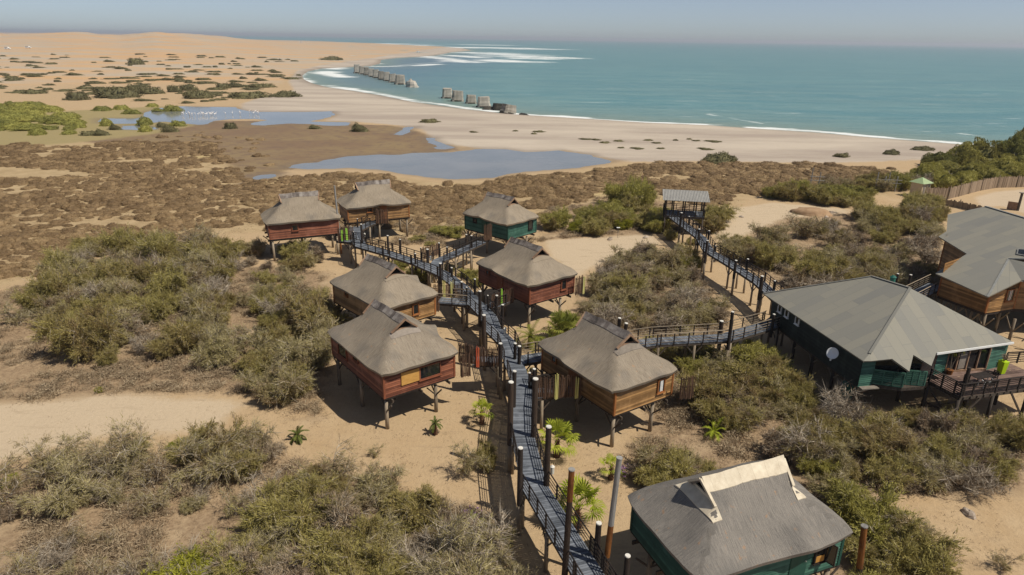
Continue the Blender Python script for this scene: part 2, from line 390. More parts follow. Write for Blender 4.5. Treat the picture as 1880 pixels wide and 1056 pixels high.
HUMM = [wp(q) for q in (
    [(-260, 268), (0, 268), (190, 262), (380, 240), (470, 250), (500, 285), (500, 325), (560, 324), (650, 318), (740, 326), (800, 335), (880, 336), (980, 322), (1060, 316), (1150, 300), (1290, 300), (1400, 298), (1640, 310), (1690, 330),
     (1640, 360), (1500, 352), (1400, 352), (1340, 380), (1220, 372), (1150, 350), (1020, 385), (1000, 400), (960, 385), (860, 415), (790, 430), (735, 445), (690, 430), (640, 410), (480, 425), (400, 430), (330, 446), (200, 450), (120, 480), (20, 520), (-200, 560)],)]
ROADR = wp([(1790, 362), (1830, 352), (1880, 348), (2100, 345), (2100, 420), (1880, 392), (1840, 378), (1800, 380)])
SAND_BRIGHT = [wp(q) for q in (
    [(1000, 440), (1190, 428), (1215, 445), (1120, 480), (1060, 505), (1010, 470)], [(1330, 385), (1420, 372), (1560, 385), (1560, 410), (1400, 420), (1330, 450), (1300, 420)],
    [(1400, 470), (1480, 440), (1480, 470), (1430, 495)], [(-300, 760), (0, 740), (200, 720), (440, 740), (400, 790), (200, 800), (0, 850), (-300, 900)])]
SCRUBSOIL = [wp(q) for q in (
    [(-100, 560), (60, 520), (300, 480), (600, 500), (620, 640), (580, 770), (440, 720), (250, 720), (0, 740), (-200, 720)],
    [(-300, 880), (200, 850), (500, 830), (900, 950), (960, 1100), (800, 1300), (-500, 1300)],
    [(1050, 620), (1060, 540), (1120, 480), (1240, 470), (1330, 560), (1340, 620)],
    [(1240, 650), (1420, 660), (1600, 780), (2100, 760), (2100, 900), (1750, 910), (1600, 900), (1560, 1100), (1150, 830)],
    [(1320, 460), (1440, 400), (1720, 380), (1720, 560), (1450, 540)],
    [(1000, 440), (1000, 380), (1160, 350), (1320, 370), (1320, 420), (1200, 430)])]
def dune_profile(th):           # th: angle right of the view axis, radians
    xp = CX + F * np.tan(th) / math.cos(PITCH) * .99
    xs = [-900, -400, -100, 0, 80, 140, 220, 280, 330, 400, 470, 560, 640]
    hs = [20, 24, 19, 17, 19, 23, 19, 28, 24, 18, 9, 3, 0]
    return np.interp(xp, xs, hs)
def terrain(X, Y):
    r = np.hypot(X, Y); th = np.arctan2(X, Y)
    z = (fbm(X / 9, Y / 9, 3, 3) - .5) * .22 * np.clip(1 - r / 400, 0, 1)
    z += (fbm(X / 1.7, Y / 1.7, 2, 9) - .5) * .07 * np.clip(1 - r / 120, 0, 1)
    far = np.clip((r - 450) / 1900, 0, 1) * np.clip((3600 - r) / 900, 0, 1)
    dn = 1 - np.abs(2 * fbm(X / 230, Y / 420, 4, 5) - 1)
    z += dune_profile(th) * far ** 1.6 * (.35 + .85 * dn)
    z += np.clip((r - 250) / 500, 0, 1) * np.clip(-(X + .35 * r * 0) / 100, 0, 1) * (fbm(X / 60, Y / 60, 3, 8) - .5) * 2.2
    s = polysd(SEA, X, Y)
    t = np.clip((s + 6) / 26, 0, 1); t2 = np.clip((s + 40) / 40, 0, 1)
    z = z * (1 - t2) - 2.6 * t
    for _, P in LAGS:
        d = polysd(P, X, Y) + (fbm(X / 3, Y / 3, 3, 4) - .5) * 2.4
        t = np.clip((d + 1.6) / 3.2, 0, 1); t2 = np.clip((d + 8) / 7, 0, 1)
        z = z * (1 - t2) - .24 * t
    return z, s
def polar(th0, th1, nth, r0, r1, ratio):
    th = np.linspace(rad(th0), rad(th1), nth)
    nr = int(math.log(r1 / r0) / math.log(ratio)); r = r0 * (r1 / r0) ** (np.arange(nr + 1) / nr)
    if r0 < 20: r = np.concatenate([[.3], r])
    T, R_ = np.meshgrid(th, r); X = R_ * np.sin(T); Y = R_ * np.cos(T)
    nr = len(r); i = np.arange(nr - 1)[:, None] * nth + np.arange(nth - 1)[None, :]; i = i.ravel()
    Fc = np.stack([i, i + 1, i + nth + 1, i + nth], 1)[:, ::-1]
    return X.ravel(), Y.ravel(), Fc
def soft(P, X, Y, w): return np.clip(polysd(P, X, Y) / w + .5, 0, 1)

X, Y, Fc = polar(-72, 72, 560, 14, 24000, 1.0125)
Z, ssd = terrain(X, Y); R_ = np.hypot(X, Y)
beach = soft(BEACH, X, Y, 10) ; marsh = np.maximum(soft(MARSH, X, Y, 9), 0)
green = soft(GREENM, X, Y, 14)
hum = np.maximum.reduce([soft(q, X, Y, 12) for q in HUMM])
bright = np.maximum.reduce([soft(q, X, Y, 5) for q in SAND_BRIGHT])
scrub = np.maximum.reduce([soft(q, X, Y, 5) for q in SCRUBSOIL])
dune = np.clip((R_ - 330) / 260, 0, 1) * (1 - beach)
wet = np.clip(1 - np.abs(ssd) / 9, 0, 1)
for _, P in LAGS: wet = np.maximum(wet, .75 * np.clip((polysd(P, X, Y) + 3) / 3, 0, 1))
road = soft(ROADR, X, Y, 4)

m, n, b = mat('ground'); M['ground'] = m
g1, g2, g3 = [N(n, 'ShaderNodeSeparateXYZ') for _ in range(3)]
for g, a in ((g1, 'ga'), (g2, 'gb'), (g3, 'gc')): n.links.new(attr(n, a, 'Vector'), g.inputs[0])
tc = N(n, 'ShaderNodeNewGeometry').outputs['Position']
nb = noise_tex(n, tc, .045, 5, .6); nm_ = noise_tex(n, tc, .35, 6, .65); nf = noise_tex(n, tc, 3.0, 6, .7); nff = noise_tex(n, tc, 22.0, 3, .7)
_m = N(n, 'ShaderNodeMapping'); n.links.new(tc, _m.inputs[0]); _m.inputs['Rotation'].default_value = (0, 0, rad(-12)); _m.inputs['Scale'].default_value = (.22, 1.1, 1); stretch_g = _m.outputs[0]
def edge(v, amt=.7):      # ragged edge to a mask
    q = mth(n, 'ADD', v, mth(n, 'MULTIPLY', mth(n, 'SUBTRACT', mth(n, 'ADD', mth(n, 'MULTIPLY', nm_, .6), mth(n, 'MULTIPLY', nf, .4)), .5), amt * 1.6))
    return ramp(n, q, [(.38, (0, 0, 0)), (.62, (1, 1, 1))])
sand = mixc(n, ramp(n, nm_, [(.3, (0, 0, 0)), (.7, (1, 1, 1))]), (.41, .285, .16), (.49, .36, .22))
sand = mixc(n, ramp(n, nb, [(.4, (0, 0, 0)), (.62, (1, 1, 1))]), sand, (.45, .325, .195))
sand = mixc(n, ramp(n, nf, [(.52, (0, 0, 0)), (.75, (.6, .6, .6))]), sand, (.31, .22, .14))
brightc = mixc(n, nf, (.46, .355, .24), (.55, .44, .31))
c = mixc(n, edge(g2.outputs[0], .5), sand, brightc)
scr = mixc(n, ramp(n, nf, [(.35, (0, 0, 0)), (.65, (1, 1, 1))]), (.22, .15, .09), (.37, .265, .165))
scr = mixc(n, ramp(n, nm_, [(.5, (0, 0, 0)), (.66, (.8, .8, .8))]), scr, (.45, .335, .21))
c = mixc(n, edge(g2.outputs[1], .9), c, scr)
humc = mixc(n, ramp(n, nm_, [(.35, (0, 0, 0)), (.65, (1, 1, 1))]), (.34, .245, .135), (.45, .335, .195))
humc = mixc(n, ramp(n, nb, [(.55, (0, 0, 0)), (.7, (.7, .7, .7))]), humc, (.47, .37, .16))
c = mixc(n, edge(g1.outputs[1], .5), c, humc)
marc = mixc(n, ramp(n, nb, [(.42, (0, 0, 0)), (.58, (1, 1, 1))]), (.20, .132, .085), (.25, .18, .10))
marc = mixc(n, ramp(n, nf, [(.45, (0, 0, 0)), (.7, (.6, .6, .6))]), marc, (.28, .20, .12))
marc = mixc(n, ramp(n, nm_, [(.5, (0, 0, 0)), (.62, (.75, .75, .75))]), marc, (.17, .115, .085))
marc = mixc(n, ramp(n, nff, [(.45, (0, 0, 0)), (.7, (.5, .5, .5))]), marc, (.12, .09, .05))
c = mixc(n, edge(g1.outputs[2], .6), c, marc)
c = mixc(n, edge(g2.outputs[2], .8), c, mixc(n, nm_, (.26, .22, .10), (.35, .27, .14)))
dst = N(n, 'ShaderNodeMapping'); n.links.new(tc, dst.inputs[0]); dst.inputs['Scale'].default_value = (.006, .016, .01)
nd = noise_tex(n, dst.outputs[0], 1.0, 5, .6)
dunc = mixc(n, ramp(n, nd, [(.4, (0, 0, 0)), (.6, (1, 1, 1))]), (.53, .335, .175), (.43, .36, .275))
c = mixc(n, edge(g3.outputs[0], .5), c, dunc)
bst = N(n, 'ShaderNodeMapping'); n.links.new(tc, bst.inputs[0]); bst.inputs['Rotation'].default_value = (0, 0, rad(32)); bst.inputs['Scale'].default_value = (.014, .06, .05)
nbch = noise_tex(n, bst.outputs[0], 1.0, 5, .6)
bchc = mixc(n, ramp(n, nbch, [(.38, (0, 0, 0)), (.62, (1, 1, 1))]), (.36, .30, .25), (.50, .43, .35))
bchc = mixc(n, ramp(n, nf, [(.5, (0, 0, 0)), (.8, (.35, .35, .35))]), bchc, (.40, .31, .24))
c = mixc(n, edge(g1.outputs[0], .5), c, bchc)
c = mixc(n, mth(n, 'MULTIPLY', g3.outputs[1], .62), c, (.14, .115, .095))
rdc = mixc(n, nf, (.46, .36, .25), (.54, .43, .31))
c = mixc(n, edge(g3.outputs[2], .2), c, rdc)
c = mixc(n, mth(n, 'MULTIPLY', ramp(n, nff, [(.52, (0, 0, 0)), (.78, (1, 1, 1))]), .45), c, (.24, .17, .11))
ntr = noise_tex(n, stretch_g, 1.0, 5, .7)
c = mixc(n, ramp(n, ntr, [(.56, (0, 0, 0)), (.72, (.5, .5, .5))]), c, (.27, .195, .125))
n.links.new(c, b.inputs['Base Color']); b.inputs['Roughness'].default_value = .95; b.inputs['Specular IOR Level'].default_value = .1
bump(n, b, mth(n, 'ADD', mth(n, 'MULTIPLY', nf, .7), mth(n, 'MULTIPLY', nff, .22)), .75, .16)
me = npmesh('ground', np.stack([X, Y, Z], 1), Fc, 'ground', smooth=True, attrs={
    'ga': np.stack([beach, hum, marsh], 1), 'gb': np.stack([bright, scrub, green], 1), 'gc': np.stack([dune, wet, road], 1)})
tag(link('ground', me), kind='structure')
def gz(x, y): return float(terrain(np.array([float(x)]), np.array([float(y)]))[0][0])

# ------------------------------------------------------------------ sea and lagoons
X, Y, Fc = polar(-34, 72, 620, 150, 24000, 1.0085)
s = polysd(SEA, X, Y)
foam = np.zeros_like(X)
PX, PY = CX + F * 0, 0
V3 = np.stack([X, Y, np.full_like(X, SEA_Z)], 1) - CAM
Zc = V3 @ FW; PX = CX + F * (V3 @ RV) / Zc; PY = CY - F * (V3 @ UV) / Zc
def foamline(pts, w, strength=1.0):
    global foam
    P = [un(x, y, SEA_Z)[:2] for x, y in pts]
    for i in range(len(P) - 1):
        (x0, y0), (x1, y1) = P[i], P[i + 1]
        ex, ey = x1 - x0, y1 - y0; L = ex * ex + ey * ey; t = np.clip(((X - x0) * ex + (Y - y0) * ey) / L, 0, 1)
        d = np.hypot(X - x0 - t * ex, Y - y0 - t * ey)
        rr = math.hypot(x0, y0); wm = w * .85 * rr * rr / (F * HC)
        tp = 1.0
        foam = np.maximum(foam, strength * np.clip(1.25 - d / wm, 0, 1))
for pts, w, st in (
    ([(944, 209.5), (985, 213), (1030, 214), (1068, 217)], 3.0, 1), ([(1095, 219.5), (1140, 222), (1185, 224.5)], 1.4, .9), ([(1170, 224), (1230, 226), (1290, 228.5)], 1.8, 1),
    ([(1380, 235), (1420, 236.5)], 2, 1), ([(1420, 236.5), (1500, 241), (1560, 246.5)], 2.8, 1), ([(1560, 246.5), (1650, 255), (1755, 262), (1880, 275)], 1.8, 1),
    ([(600, 157), (650, 165), (700, 173), (757, 184.5), (800, 190), (850, 197.5), (905, 204)], 1.3, .85), ([(860, 199), (905, 204.5)], 2, .9),
    ([(689, 80.3), (712, 80.6)], 1.0, 1), ([(735, 83), (766, 83.6)], .7, 1), ([(824, 86.6), (856, 88)], .7, 1), ([(868, 87.4), (908, 88)], 1.3, 1), ([(885, 82.6), (896, 82.8)], .7, 1),
    ([(942, 88.3), (963, 88.5)], .6, 1), ([(964, 90), (984, 90.2)], 1.2, 1), ([(781, 104), (820, 108), (855, 113), (862, 114)], .9, .9), ([(836, 112), (858, 114)], 1.6, 1), ([(830, 102), (860, 104), (884, 106.5)], .9, .9),
    ([(880, 97), (920, 99), (960, 103), (990, 106.5)], 1.8, .8), ([(900, 103), (950, 104), (1000, 107.5)], 1.3, .75), ([(906, 110.5), (930, 113), (981, 114)], 1.8, 1), ([(954, 107.5), (1007, 108.5)], 1.2, 1), ([(1009, 105.5), (1047, 107)], 1.3, 1),
    ([(690, 122.5), (731, 121.5)], .8, .8), ([(763, 121), (799, 118)], 1.0, .9), ([(731, 121), (763, 117.5), (800, 115)], .8, .5), ([(613, 123), (640, 122.5)], .7, .6),
    ([(597, 131), (599, 134.5), (612, 138), (630, 141.5)], 1.5, 1), ([(611, 124), (613, 127)], 1.3, .9), ([(568, 132), (580, 135)], .8, .5), ([(1300, 210), (1370, 222), (1400, 227)], .8, .5), ([(1660, 238), (1760, 245), (1840, 255)], .9, .45)):
    foamline(pts, w, st)
sh = np.clip(1 - s / 7, 0, 1) * np.clip((fbm(X / 18, Y / 18, 3, 31) - .42) * 4, 0, .8)
foam = foam * (.35 + 1.05 * fbm((X * .9 + Y * .4) / 34, (Y * .9 - X * .4) / 12, 4, 21))
foam = np.maximum(foam, sh)
m, n, b = mat('sea'); M['sea'] = m
tc = N(n, 'ShaderNodeNewGeometry').outputs['Position']
def stretch(sc, rz):
    q = N(n, 'ShaderNodeMapping'); n.links.new(tc, q.inputs[0]); q.inputs['Rotation'].default_value = (0, 0, rad(rz)); q.inputs['Scale'].default_value = sc; return q.outputs[0]
w1 = noise_tex(n, stretch((.05, .35, .1), 25), 1.0, 5, .6); w2 = noise_tex(n, stretch((.004, .012, .01), 25), 1.0, 4, .6); w3 = noise_tex(n, stretch((.45, 1.1, 1), 25), 1.0, 5, .65)
wf = noise_tex(n, stretch((.02, .09, 1), 22), 1.0, 4, .6)
shv = attr(n, 'shore')
deep = mixc(n, ramp(n, w2, [(.35, (0, 0, 0)), (.65, (1, 1, 1))]), (.125, .235, .24), (.15, .275, .27))
deep = mixc(n, mth(n, 'MULTIPLY', ramp(n, wf, [(.42, (0, 0, 0)), (.6, (1, 1, 1))]), .6), deep, (.06, .19, .22))
bay = attr(n, 'bay')
deep = mixc(n, bay, deep, (.10, .155, .215))
c = mixc(n, ramp(n, shv, [(.0, (1, 1, 1)), (.12, (.35, .35, .35)), (.35, (0, 0, 0))]), deep, (.20, .25, .20))
c = mixc(n, ramp(n, w3, [(.5, (0, 0, 0)), (.75, (.55, .55, .55))]), c, (.22, .36, .36))
c = mixc(n, ramp(n, w1, [(.32, (.55, .55, .55)), (.5, (0, 0, 0))]), c, (.06, .16, .18))
fo = attr(n, 'foam')
fn = mth(n, 'ADD', mth(n, 'MULTIPLY', noise_tex(n, stretch((.10, .34, .4), 25), 1.0, 5, .75), .6), mth(n, 'MULTIPLY', noise_tex(n, stretch((.02, .07, .1), 15), 1.0, 4, .7), .5))
fm = ramp(n, mth(n, 'ADD', fo, mth(n, 'MULTIPLY', mth(n, 'SUBTRACT', fn, .55), 3.3)), [(.30, (0, 0, 0)), (.85, (1, 1, 1))])
c = mixc(n, fm, c, (.72, .74, .73))
n.links.new(c, b.inputs['Base Color']); b.inputs['IOR'].default_value = 1.33
b.inputs['Specular IOR Level'].default_value = .35
n.links.new(ramp(n, fm, [(0, (.33, .33, .33)), (1, (.9, .9, .9))]), b.inputs['Roughness'])
bump(n, b, mth(n, 'ADD', w1, mth(n, 'MULTIPLY', w3, .5)), .7, .8)
bayP = wp([(540, 160), (600, 115), (720, 100), (860, 98), (900, 112), (780, 135), (720, 165), (640, 165)], SEA_Z)
me = npmesh('sea', np.stack([X, Y, np.full_like(X, SEA_Z)], 1), Fc, 'sea', smooth=True, attrs={'shore': np.clip(s / 220, 0, 1), 'foam': foam, 'bay': soft(bayP, X, Y, 120)})
tag(link('sea', me), kind='structure')

m, n, b = mat('lagoon_water'); M['lagoon_water'] = m
f = noise_tex(n, N(n, 'ShaderNodeNewGeometry').outputs['Position'], .06, 5, .6); f2 = noise_tex(n, N(n, 'ShaderNodeNewGeometry').outputs['Position'], 1.5, 4, .7)
n.links.new(ramp(n, f, [(.35, (.19, .20, .20)), (.65, (.25, .25, .24))]), b.inputs['Base Color'])
b.inputs['Roughness'].default_value = .10; b.inputs['Specular IOR Level'].default_value = .5
bump(n, b, f2, .12, .05)
for nm, P in LAGS:
    P = np.array(P); x0, y0 = P.min(0) - 6; x1, y1 = P.max(0) + 6
    c0 = P.mean(0); Q = c0 + (P - c0) * 1.0
    # grow the outline a little so that the ground itself draws the bank
    nrm = []
    k = len(P)
    area = sum(P[i][0] * P[(i + 1) % k][1] - P[(i + 1) % k][0] * P[i][1] for i in range(k))
    sg = 1 if area > 0 else -1
    for i in range(k):
        d = P[(i + 1) % k] - P[i - 1]; d = d / (np.hypot(*d) + 1e-9); nrm.append(np.array([d[1], -d[0]]) * sg)
    w = MB(); w.add([(*(P[i] + nrm[i] * 1.7), LAG_Z) for i in range(k)], [tuple(range(k)) if sg > 0 else tuple(range(k - 1, -1, -1))])
    tag(w.build(nm, 'lagoon_water'), kind='structure')

# ------------------------------------------------------------------ thatched cabins on stilts
FOOT = []          # footprints (cx, cy, half length, half width, angle) kept clear of shrubs
def siding(w, p0, p1, z0, z1, nrm, board=.15):
    p0 = np.array(p0, float); p1 = np.array(p1, float); nr = np.array([nrm[0], nrm[1], 0.]); k = int(round((z1 - z0) / board)); h = (z1 - z0) / k
    L = np.hypot(*(p1 - p0)); a = np.array([*p0, 0.]); c = np.array([*p1, 0.])
    for i in range(k):
        zb = z0 + i * h; zt = zb + h; o = nr * .055; up = np.array([0, 0, 1.])
        vs = [a + up * zb, c + up * zb, c + up * zb + o, a + up * zb + o, a + up * zt + nr * .004, c + up * zt + nr * .004]
        w.add(vs, [(0, 1, 2, 3), (3, 2, 5, 4)], random.random())
def window(par, c, nrm, wdt, hgt, frame, world=False, curtain=False, mull=0, pane='glass'):
    """a window part (frame) with a pane below it; c = centre on the wall face, nrm = outward 2-D normal"""
    nx, ny = nrm; tx, ty = -ny, nx; fr = MB(); ang = math.atan2(ty, tx)
    def at(u, z, o):
        o += .045
        return (c[0] + tx * u + nx * o, c[1] + ty * u + ny * o, c[2] + z)
    t = .09
    for u in (-wdt / 2, wdt / 2): fr.box(at(u, 0, .045), (t, .11, hgt + t), ang)
    for z in (-hgt / 2, hgt / 2): fr.box(at(0, z, .045), (wdt - t, .112, t), ang)
    fr.box(at(0, -hgt / 2 - .07, .07), (wdt + .2, .16, .05), ang)
    for k in range(mull): fr.box(at(-wdt / 2 + wdt * (k + 1) / (mull + 1), 0, .04), (.05, .08, hgt), ang)
    f = fr.build('window', frame, par, world=world)
    g = MB(); g.box(at(0, 0, .038), (wdt - .05, .02, hgt - .05), ang); g.build('pane', pane, f, world=world)
    if curtain:
        g = MB()
        for k in range(5): g.box(at(-wdt * .1 + k * .055, 0, .055), (.04, .012, hgt - .12), ang)
        g.build('curtain', 'white', f, world=world)
    return f
def thatch_roof(par, L, Wd, z_e, z_r, xr, th, eye=None, ridge='ridge_cap', ov=.52, apron=None, capw=.42, xoff=0.0):
    a = L / 2 + ov; b = Wd / 2 + ov; xg = xr - .38; zg = z_r - 1.0; HW = 1.25
    def zl(y): t = min(1, abs(y) / b); return z_r - (z_r - z_e) * (t + .075 * math.sin(math.pi * t))
    def ze_(x): s_ = max(0, (a - abs(x)) / (a - xg)); return z_e + (zg - z_e) * (s_ - .07 * math.sin(math.pi * min(1, s_)))
    def smin(p, q, k=.15):
        h = max(0, min(1, .5 + .5 * (q - p) / k)); return q * (1 - h) + p * h - k * h * (1 - h)
    def pt(x, y, end):
        X_, Y_ = x, y; u = abs(x) / a; v = abs(y) / b
        z = smin(zl(y), ze_(x)) if end else zl(y)
        q = max(0, u * u * v * v - .45) / .55                     # rounded corners in plan
        X_ *= 1 - .055 * q; Y_ *= 1 - .075 * q; z -= .05 * q
        if not end: X_ *= 1 + .08 * max(0, 1 - abs(y) / HW)
        if eye and (y > 0) == (eye[1] > 0):
            g = math.exp(-((x - eye[0]) / .85) ** 2); e = max(0, v - .45) / .55
            z += .34 * g * e ** 1.3; Y_ += math.copysign(.42 * g * e ** 1.5, y)
            if eye[2]:
                g2 = 1 / (1 + math.exp(-(x - eye[0]) * 5 * eye[2])); Y_ += math.copysign(.22 * g2 * e ** 2, y)
        z += .035 * (math.sin(x * 2.3 + y * 1.1 + L) + math.sin(x * .9 - y * 2.7)) * (1 - .5 * v)
        return (X_ + xoff, Y_, z)
    ys = [b * math.sin(math.pi / 2 * k / 13) for k in range(-13, 14)]
    V = []; Fs = []; T = []
    def patch(xs, end):
        o = len(V); m_ = len(ys)
        for x in xs:
            for y in ys:
                V.append(pt(x, y, end))
                if end and ze_(x) < zl(y): T.append((y + 30, a - abs(x), 0))
                else: T.append((x, b - abs(y), 0))
        for i in range(len(xs) - 1):
            for j in range(m_ - 1):
                q = [o + i * m_ + j, o + (i + 1) * m_ + j, o + (i + 1) * m_ + j + 1, o + i * m_ + j + 1]
                Fs.append(q)
        return o
    NE = 12
    ends = [-a + (a - xg + .35) * k / NE for k in range(NE + 1)]
    o1 = patch(ends, True); o2 = patch([-xg + 2 * xg * k / 12 for k in range(13)], False); o3 = patch([-q for q in reversed(ends)], True)
    m_ = len(ys)
    # eave skirt and soffit round the whole edge
    ring = [o1 + j for j in range(m_)]
    seq = [(x, 'e1') for x in ends] ; edge = []
    for i in range(len(ends)): edge.append(o1 + i * m_)
    for i in range(13): edge.append(o2 + i * m_)
    for i in range(len(ends)): edge.append(o3 + i * m_)
    back = [q + m_ - 1 for q in edge][::-1]
    left = [o1 + j for j in range(m_)][::-1][1:-1]; right = [o3 + (len(ends) - 1) * m_ + j for j in range(m_)][1:-1]
    loop = edge + right + back + left
    n0 = len(V); Lp = len(loop)
    for q in loop:
        x, y, z = V[q]; V.append((x * .985, y * .98, z - th * .8)); T.append(T[q])
    for q in loop:
        x, y, z = V[q]; V.append((x * .90, y * .88, z - th)); T.append(T[q])
    for i in range(Lp):
        j = (i + 1) % Lp
        Fs.append([loop[j], loop[i], n0 + i, n0 + j]); Fs.append([n0 + j, n0 + i, n0 + Lp + i, n0 + Lp + j])
    # verge thickness of the upper roof at both gablets
    for io, sgn in ((0, -1), (12, 1)):
        row = [o2 + io * m_ + j for j in range(m_)]; k0 = len(V)
        for q in row: x, y, z = V[q]; V.append((x, y * .97, z - .22)); T.append(T[q])
        for j in range(m_ - 1):
            f = [row[j], row[j + 1], k0 + j + 1, k0 + j]; Fs.append(f if sgn < 0 else f[::-1])
    me = bpy.data.meshes.new('roof'); me.from_pydata(V, [], Fs)
    at_ = me.attributes.new('tuv', 'FLOAT_VECTOR', 'POINT'); at_.data.foreach_set('vector', np.array(T, np.float32).ravel())
    me.polygons.foreach_set('use_smooth', [True] * len(me.polygons)); me.materials.append(M[par['thatch']]); me.update()
    rf = link('roof', me, par)
    es = rf.modifiers.new('split', 'EDGE_SPLIT'); es.split_angle = rad(48)
    # ridge cap
    c = MB(); hi = capw; n_ = 12
    for k in range(n_):
        x0 = (-xr + 2 * xr * k / n_) / 1.15; x1 = (-xr + 2 * xr * (k + 1) / n_) / 1.15; rr = random.random()
        lift = .035 + (.008 if k % 2 else 0)
        P = []
        for x in ((x0 - .01) * .985, (x1 + .01) * .985):
            for y in (-hi, -hi * .5, 0, hi * .5, hi):
                yy = y + (random.uniform(-.012, .012) if abs(y) == hi else 0)
                P.append((pt(x, yy, False)[0], yy, pt(x, yy, False)[2] + lift + (.03 if y == 0 else 0)))
        B_ = [(p[0], p[1] * .98, p[2] - .11) for p in P]
        fs = [(q, q + 5, q + 6, q + 1) for q in range(4)] + [(0, 10, 15, 5), (4, 9, 19, 14), (5, 15, 16, 6), (6, 16, 17, 7), (7, 17, 18, 8), (8, 18, 19, 9), (0, 1, 11, 10), (1, 2, 12, 11), (2, 3, 13, 12), (3, 4, 14, 13)]
        c.add(P + B_, fs, rr)
    c.build('ridge_cap', ridge, rf, world=False)
    # gablets: dark triangle, timber frame, sill
    for sgn in (-1, 1):
        hw = 0; y = 0
        while zl(y) > zg + .02 and y < b: y += .02
        hw = y; x = sgn * (xg - .16) + xoff
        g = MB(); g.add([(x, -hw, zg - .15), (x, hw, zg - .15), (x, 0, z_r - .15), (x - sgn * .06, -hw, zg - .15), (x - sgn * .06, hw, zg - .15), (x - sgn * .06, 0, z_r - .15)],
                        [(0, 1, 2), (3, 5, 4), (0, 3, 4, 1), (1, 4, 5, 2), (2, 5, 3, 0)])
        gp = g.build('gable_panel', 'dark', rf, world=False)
        f = MB(); xo = sgn * (xg + .10) + xoff
        top = (xo + sgn * .13, 0, z_r - .10)
        for s2 in (-1, 1): f.beam((xo - sgn * .03, s2 * (hw + .02), zg + .03), top, .14, .12)
        f.beam((xo - sgn * .14, -hw * .82, zg + .08), (xo - sgn * .14, hw * .82, zg + .08), .08, .16)
        f.build('gable_frame', par['gable'], rf, world=False)
    if apron:
        for sgn in (-1, 1):
            c = MB(); V_ = []
            nn = 26; wd = apron[1]
            for k in range(nn + 1):
                y = -wd + 2 * wd * k / nn
                for x in (xg - .02, xg + apron[2]):
                    p = pt(sgn * x, y, True); V_.append((p[0], p[1], p[2] + .045))
            B_ = [(p[0], p[1], p[2] - .16) for p in V_]; q = len(V_)
            fs = [(2 * k, 2 * k + 1, 2 * k + 3, 2 * k + 2) for k in range(nn)] + [(2 * k + 1, 2 * k + 1 + q, 2 * k + 3 + q, 2 * k + 3) for k in range(nn)] + [(0, q, q + 1, 1), (2 * nn, 2 * nn + 1, 2 * nn + 1 + q, 2 * nn + q)]
            c.add(V_ + B_, fs); c.build('gable_apron', apron[0], rf, world=False)
    return rf
def cabin(fc, ang, L, Wd, col, label, zf=2.7, eave=2.12, ridge_h=4.83, eye=None, wins=(), thatch='thatch', cap='ridge_cap', apron=None, capw=.42, xr=2.62, th=.27, door=None, legs=None, rxoff=0.0, gable='gable_wood'):
    """fc = world xy of the cabin centre, ang = direction of the long axis"""
    e = empty('thatched_cabin', (fc[0], fc[1], 0), label, 'cabin', ang, 'thatched stilt cabins')
    e['thatch'] = thatch; e['gable'] = gable
    FOOT.append((fc[0], fc[1], L / 2 + .2, Wd / 2 + .2, ang))
    hx, hy = L / 2, Wd / 2; wc = 'wall_' + col; tr = 'trim_' + col
    w = MB()
    for p, q, nn in (((-hx, -hy), (hx, -hy), (0, -1)), ((hx, -hy), (hx, hy), (1, 0)), ((hx, hy), (-hx, hy), (0, 1)), ((-hx, hy), (-hx, -hy), (-1, 0))):
        siding(w, p, q, zf, zf + eave, nn)
    w.build('wall', wc, e, world=False)
    for x in (-hx, hx):
        for y in (-hy, hy): t = MB(); t.box((x, y, zf + eave / 2), (.15, .15, eave + .02)); t.build('corner_trim', tr, e, world=False)
    f = MB(); f.box((0, 0, zf - .07), (L + .06, Wd + .06, .13)); f.build('floor_edge', 'black_wood', e, world=False)
    j = MB()
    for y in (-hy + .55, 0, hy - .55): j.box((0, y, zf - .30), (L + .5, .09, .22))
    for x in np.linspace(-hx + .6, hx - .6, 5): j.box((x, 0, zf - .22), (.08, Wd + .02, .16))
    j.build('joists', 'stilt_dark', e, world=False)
    lx = hx - .28
    for x in (-lx, 0, lx):
        for y in (-hy + .25, hy - 1.5):
            s_ = MB(); s_.tube((x + random.uniform(-.05, .05), y, -.4), (x, y, zf - .4), .155, .13, 10, wob=.06); so_ = s_.build('stilt', 'stilt', e, smooth=True, world=False)
            br_ = MB()
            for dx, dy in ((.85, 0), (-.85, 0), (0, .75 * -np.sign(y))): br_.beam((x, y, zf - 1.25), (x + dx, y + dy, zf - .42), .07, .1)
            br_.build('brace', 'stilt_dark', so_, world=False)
    thatch_roof(e, L, Wd, zf + eave + .02, zf + ridge_h, xr, th, eye, cap, apron=apron, capw=capw, xoff=rxoff)
    for side, u, z, wd, hg, cur in wins:
        c, nn = {'+x': ((hx + .0, u), (1, 0)), '-x': ((-hx, u), (-1, 0)), '-y': ((u, -hy), (0, -1)), '+y': ((u, hy), (0, 1))}[side]
        window(e, (c[0], c[1], zf + z), nn, wd, hg, 'trim_' + col if col != 'green' else 'black_wood', curtain=cur)
    if door:
        side, u = door; sg = -1 if side == '-y' else 1
        d = MB(); d.box((u, sg * (hy + .05), zf + 1.0), (1.0, .07, 1.95)); dd = d.build('door', 'trim_' + col, e, world=False)
        h_ = MB(); h_.tube((u + .38, sg * (hy + .08), zf + 1.0), (u + .38, sg * (hy + .16), zf + 1.0), .03); h_.build('handle', 'grey_metal', dd, world=False)
    del e['thatch'], e['gable']
    return e
